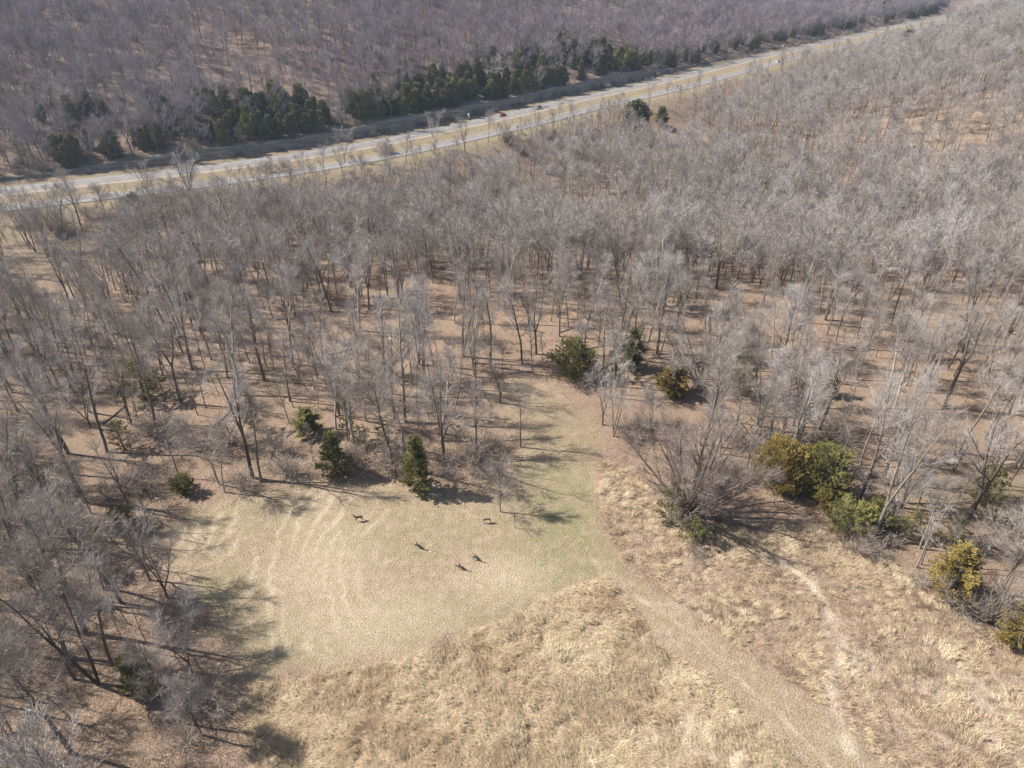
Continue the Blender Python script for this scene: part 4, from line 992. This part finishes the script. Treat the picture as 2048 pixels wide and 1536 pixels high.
def car(px, py, lab, color, kind, rev, cname):
    x, y, z = G(px, py); off, s = road_off([x], [y]); off = float(off[0]); s = float(s[0])
    off = min(max(-off, 0), 40)
    off = 7.4 if off < 13 else ROADW + MEDW + 5.6
    if px == 985: off = 5.0
    i = np.interp(s, RS, np.arange(len(RS))); p0 = ROAD[int(i)]; t = _t[int(i)]; nn = RN[int(i)]
    cxy = [np.interp(s, RS, ROAD[:, 0]) - nn[0] * off, np.interp(s, RS, ROAD[:, 1]) - nn[1] * off]
    ang = math.atan2(t[1], t[0]) + (math.pi if rev else 0)
    o = thing('car', lab, 'car', (cxy[0], cxy[1], .05), ang, 'vehicles on the highway')
    pm = paint(cname, color); L = {'suv': 2.35, 'sedan': 2.35, 'pickup': 2.8}[kind]; hb = {'suv': 1.05, 'sedan': .92, 'pickup': 1.05}[kind]; ht = {'suv': 1.72, 'sedan': 1.45, 'pickup': 1.85}[kind]
    body = [ring(-L, .78, .42, hb - .12), ring(-L + .12, .88, .3, hb), ring(-L * .55, .92, .24, hb + .03), ring(0, .93, .24, hb + .02), ring(L * .42, .92, .24, hb), ring(L * .8, .88, .26, hb - .12), ring(L - .08, .8, .32, hb - .22), ring(L, .7, .42, hb - .32)]
    link('body', loft(body, pm, 'car_body'), o)
    c0, c1, c2, c3 = {'suv': (-L + .15, -L + .5, .35, 1.05), 'sedan': (-L * .72, -L * .38, .35, 1.1), 'pickup': (-.55, -.4, .75, 1.35)}[kind]
    gh = [ring(c0, .80, hb - .03, hb + .05, .78), ring(c1, .80, hb - .03, ht - .05, .66), ring(c2, .80, hb - .03, ht - .05, .66), ring(c3, .80, hb - .03, hb + .03, .78)]
    link('windows', loft(gh, glass, 'car_windows'), o)
    rf = [ring(c1 - .02, .66, ht - .06, ht + .02, .62), ring(c1 + .2, .68, ht - .06, ht + .06, .62), ring(c2 - .1, .68, ht - .06, ht + .05, .62), ring(c2 + .05, .66, ht - .06, ht + .01, .62)]
    link('roof', loft([[(a, b * .98, c) for a, b, c in r] for r in rf], pm, 'car_roof'), o)
    for sx in (-L * .62, L * .62):
        for sy in (-.84, .84):
            g = Geo(); a = np.arange(14) * 2 * math.pi / 14; V = []
            for yy, rr in ((-.11, .30), (-.09, .335), (.09, .335), (.11, .30), (.08, .2), (-.08, .2)): V += [(sx + math.cos(q) * rr, sy + yy, .335 + math.sin(q) * rr) for q in a]
            Q = [(r * 14 + k, r * 14 + (k + 1) % 14, ((r + 1) % 6) * 14 + (k + 1) % 14, ((r + 1) % 6) * 14 + k) for r in range(6) for k in range(14)]
            g.add(V, Q=Q); w = link('wheel', g.mesh('tyre', rubber, True), o)
            g = Geo(); V = [(sx + math.cos(q) * .2, sy + yy, .335 + math.sin(q) * .2) for yy in (-.09, .09) for q in a] + [(sx, sy - .1, .335), (sx, sy + .1, .335)]
            g.add(V, T=[(k, (k + 1) % 14, 28) for k in range(14)] + [(14 + k, 29, 14 + (k + 1) % 14) for k in range(14)]); link('rim', g.mesh('rim', steel), w)
    for sy in (-.58, .58):
        g = Geo(); V = [(L - .12 + dx, sy + dy, hb - .34 + dz) for dx in (0, .1) for dy in (-.14, .14) for dz in (-.06, .06)]; g.add(V, Q=[(0, 1, 3, 2), (4, 6, 7, 5), (0, 4, 5, 1), (2, 3, 7, 6), (0, 2, 6, 4), (1, 5, 7, 3)]); link('headlight', g.mesh('headlight', lampm), o)
        g = Geo(); V = [(-L - .02 + dx, sy + dy, hb - .3 + dz) for dx in (0, .1) for dy in (-.12, .12) for dz in (-.09, .09)]; g.add(V, Q=[(0, 1, 3, 2), (4, 6, 7, 5), (0, 4, 5, 1), (2, 3, 7, 6), (0, 2, 6, 4), (1, 5, 7, 3)]); link('tail_light', g.mesh('tail_light', redl), o)
    return o
car(985, 228, 'dark red car driving on the upper carriageway beside the rock shade', (.32, .01, .05), 'sedan', True, 'red_paint')
car(1062, 216, 'drab olive-grey car following behind the red car', (.16, .16, .13), 'suv', True, 'olive_paint')
car(1562, 126, 'white pickup on the lower carriageway near the far bend', (.75, .76, .78), 'pickup', False, 'white_paint')
car(1765, 57, 'tiny grey car farthest away on the upper carriageway', (.25, .28, .33), 'sedan', True, 'grey_paint')

# ------------------------------------------------------------ signs by the road
def sign(px, py, w, h, lab, color):
    x, y, z = G(px, py); off, s = road_off([x], [y]); s = float(s[0]); x, y, z = road_pt(s, 1.8)
    i = int(np.interp(s, RS, np.arange(len(RS)))); t = _t[i]
    o = thing('road_sign', lab, 'road sign', (x, y, -.1), math.atan2(t[1], t[0]), 'signs beside the upper carriageway')
    g = Geo(); tube(g, np.array([(0, 0, 0), (0, 0, 1.2 + h)]), [.07, .07], 6); link('post', g.mesh('sign_post', steel), o)
    m, nt, b = mat('sign_face', .5, .3); b.inputs['Base Color'].default_value = (*color, 1)
    V = [(-.10 + dx, dy, dz) for dx in (0, .03) for dy in (-w / 2, w / 2) for dz in (1.2, 1.2 + h)]; g = Geo(); g.add(V, Q=[(0, 1, 3, 2), (4, 6, 7, 5), (0, 4, 5, 1), (2, 3, 7, 6), (0, 2, 6, 4), (1, 5, 7, 3)])
    link('panel', g.mesh('sign_panel', m), o); o.rotation_euler.z += R(40)
sign(932, 238, .9, 2.2, 'narrow pale sign post at the foot of the shaded rock', (.45, .48, .5))
sign(1563, 99, 1.5, 2.6, 'pale sign standing by the far bend against dark trees', (.42, .47, .52))

# ------------------------------------------------------------ fallen trunks
rl = random.Random(6)
logs = [(1560, 722, 8, 5), (590, 862, 5, 60), (800, 935, 5, 20), (1050, 745, 4, 10), (700, 700, 7, 30), (1310, 650, 6, -10), (1900, 720, 8, 8), (1820, 860, 7, -20), (420, 900, 6, 12), (230, 830, 7, 75), (1990, 930, 8, 6), (140, 1400, 6, -20), (1560, 700, 6, 12), (1700, 700, 8, -6), (1960, 1120, 6, 20)]
for _ in range(22): logs.append((rl.randrange(60, 2000), rl.randrange(560, 900), rl.uniform(4, 9), rl.uniform(-90, 90)))
logs = [q for q in logs if sdist(CLEAR, *[np.array([v]) for v in ground_flat(q[0], q[1])])[0] < -2 or q[0] == 1050]
for px, py, L, a in logs:
    x, y, z = G(px, py); g = Geo(); rn = np.random.default_rng(px)
    P = wander(rn, (-L / 2, 0, .14), np.array([1, 0, 0.0]), L, 6, .04); P[:, 2] = .12
    tube(g, np.concatenate([P[:1], P, P[-1:]]), [.005] + list(np.linspace(.2, .09, 7)) + [.004], 7)
    for k in range(5):
        p, d = at(P, .4 + .12 * k); b = wander(rn, p, tilt_dir(d / np.linalg.norm(d), R(50), rn.random() * 6), 1.3, 2, .1, .1); b[:, 2] = np.maximum(b[:, 2], .05); tube(g, b, [.05, .03, .01], 3)
    o = link('fallen_log', g.mesh('fallen_log', M['white_bark'] if px in (1560, 800, 1990) else M['bark'], True), category='fallen log', group='fallen trunks on the leaf litter')
    o.location = (x, y, z); o.rotation_euler = (0, 0, R(a)); PENDING.append((o, 'fallen log', 'pale' if px in (1560, 800, 1990) else 'grey'))
# ------------------------------------------------------------ the air
bmh = bpy.data.meshes.new('haze')
hv = [(x, y, z) for x in (-3100, 3600) for y in (-400, 4600) for z in (-60, 165)]
bmh.from_pydata(hv, [], [(0, 1, 3, 2), (4, 6, 7, 5), (0, 4, 5, 1), (2, 3, 7, 6), (0, 2, 6, 4), (1, 5, 7, 3)])
hm = bpy.data.materials.new('air'); hm.use_nodes = True; hn = hm.node_tree.nodes; hn.remove(hn['Principled BSDF'])
pv = hn.new('ShaderNodeVolumePrincipled'); pv.inputs['Density'].default_value = 0.00012; pv.inputs['Color'].default_value = (.62, .78, 1, 1); pv.inputs['Anisotropy'].default_value = 0.3
hm.node_tree.links.new(pv.outputs[0], hn['Material Output'].inputs['Volume']); bmh.materials.append(hm)
link('haze', bmh, kind='stuff', label='thin winter haze in the air over the wood')
name_all()
print('TREES', len(BARE), 'far', len(far_pts), 'sap', len(sap_pts), 'cedars', len(kept), 'ground', len(fx))
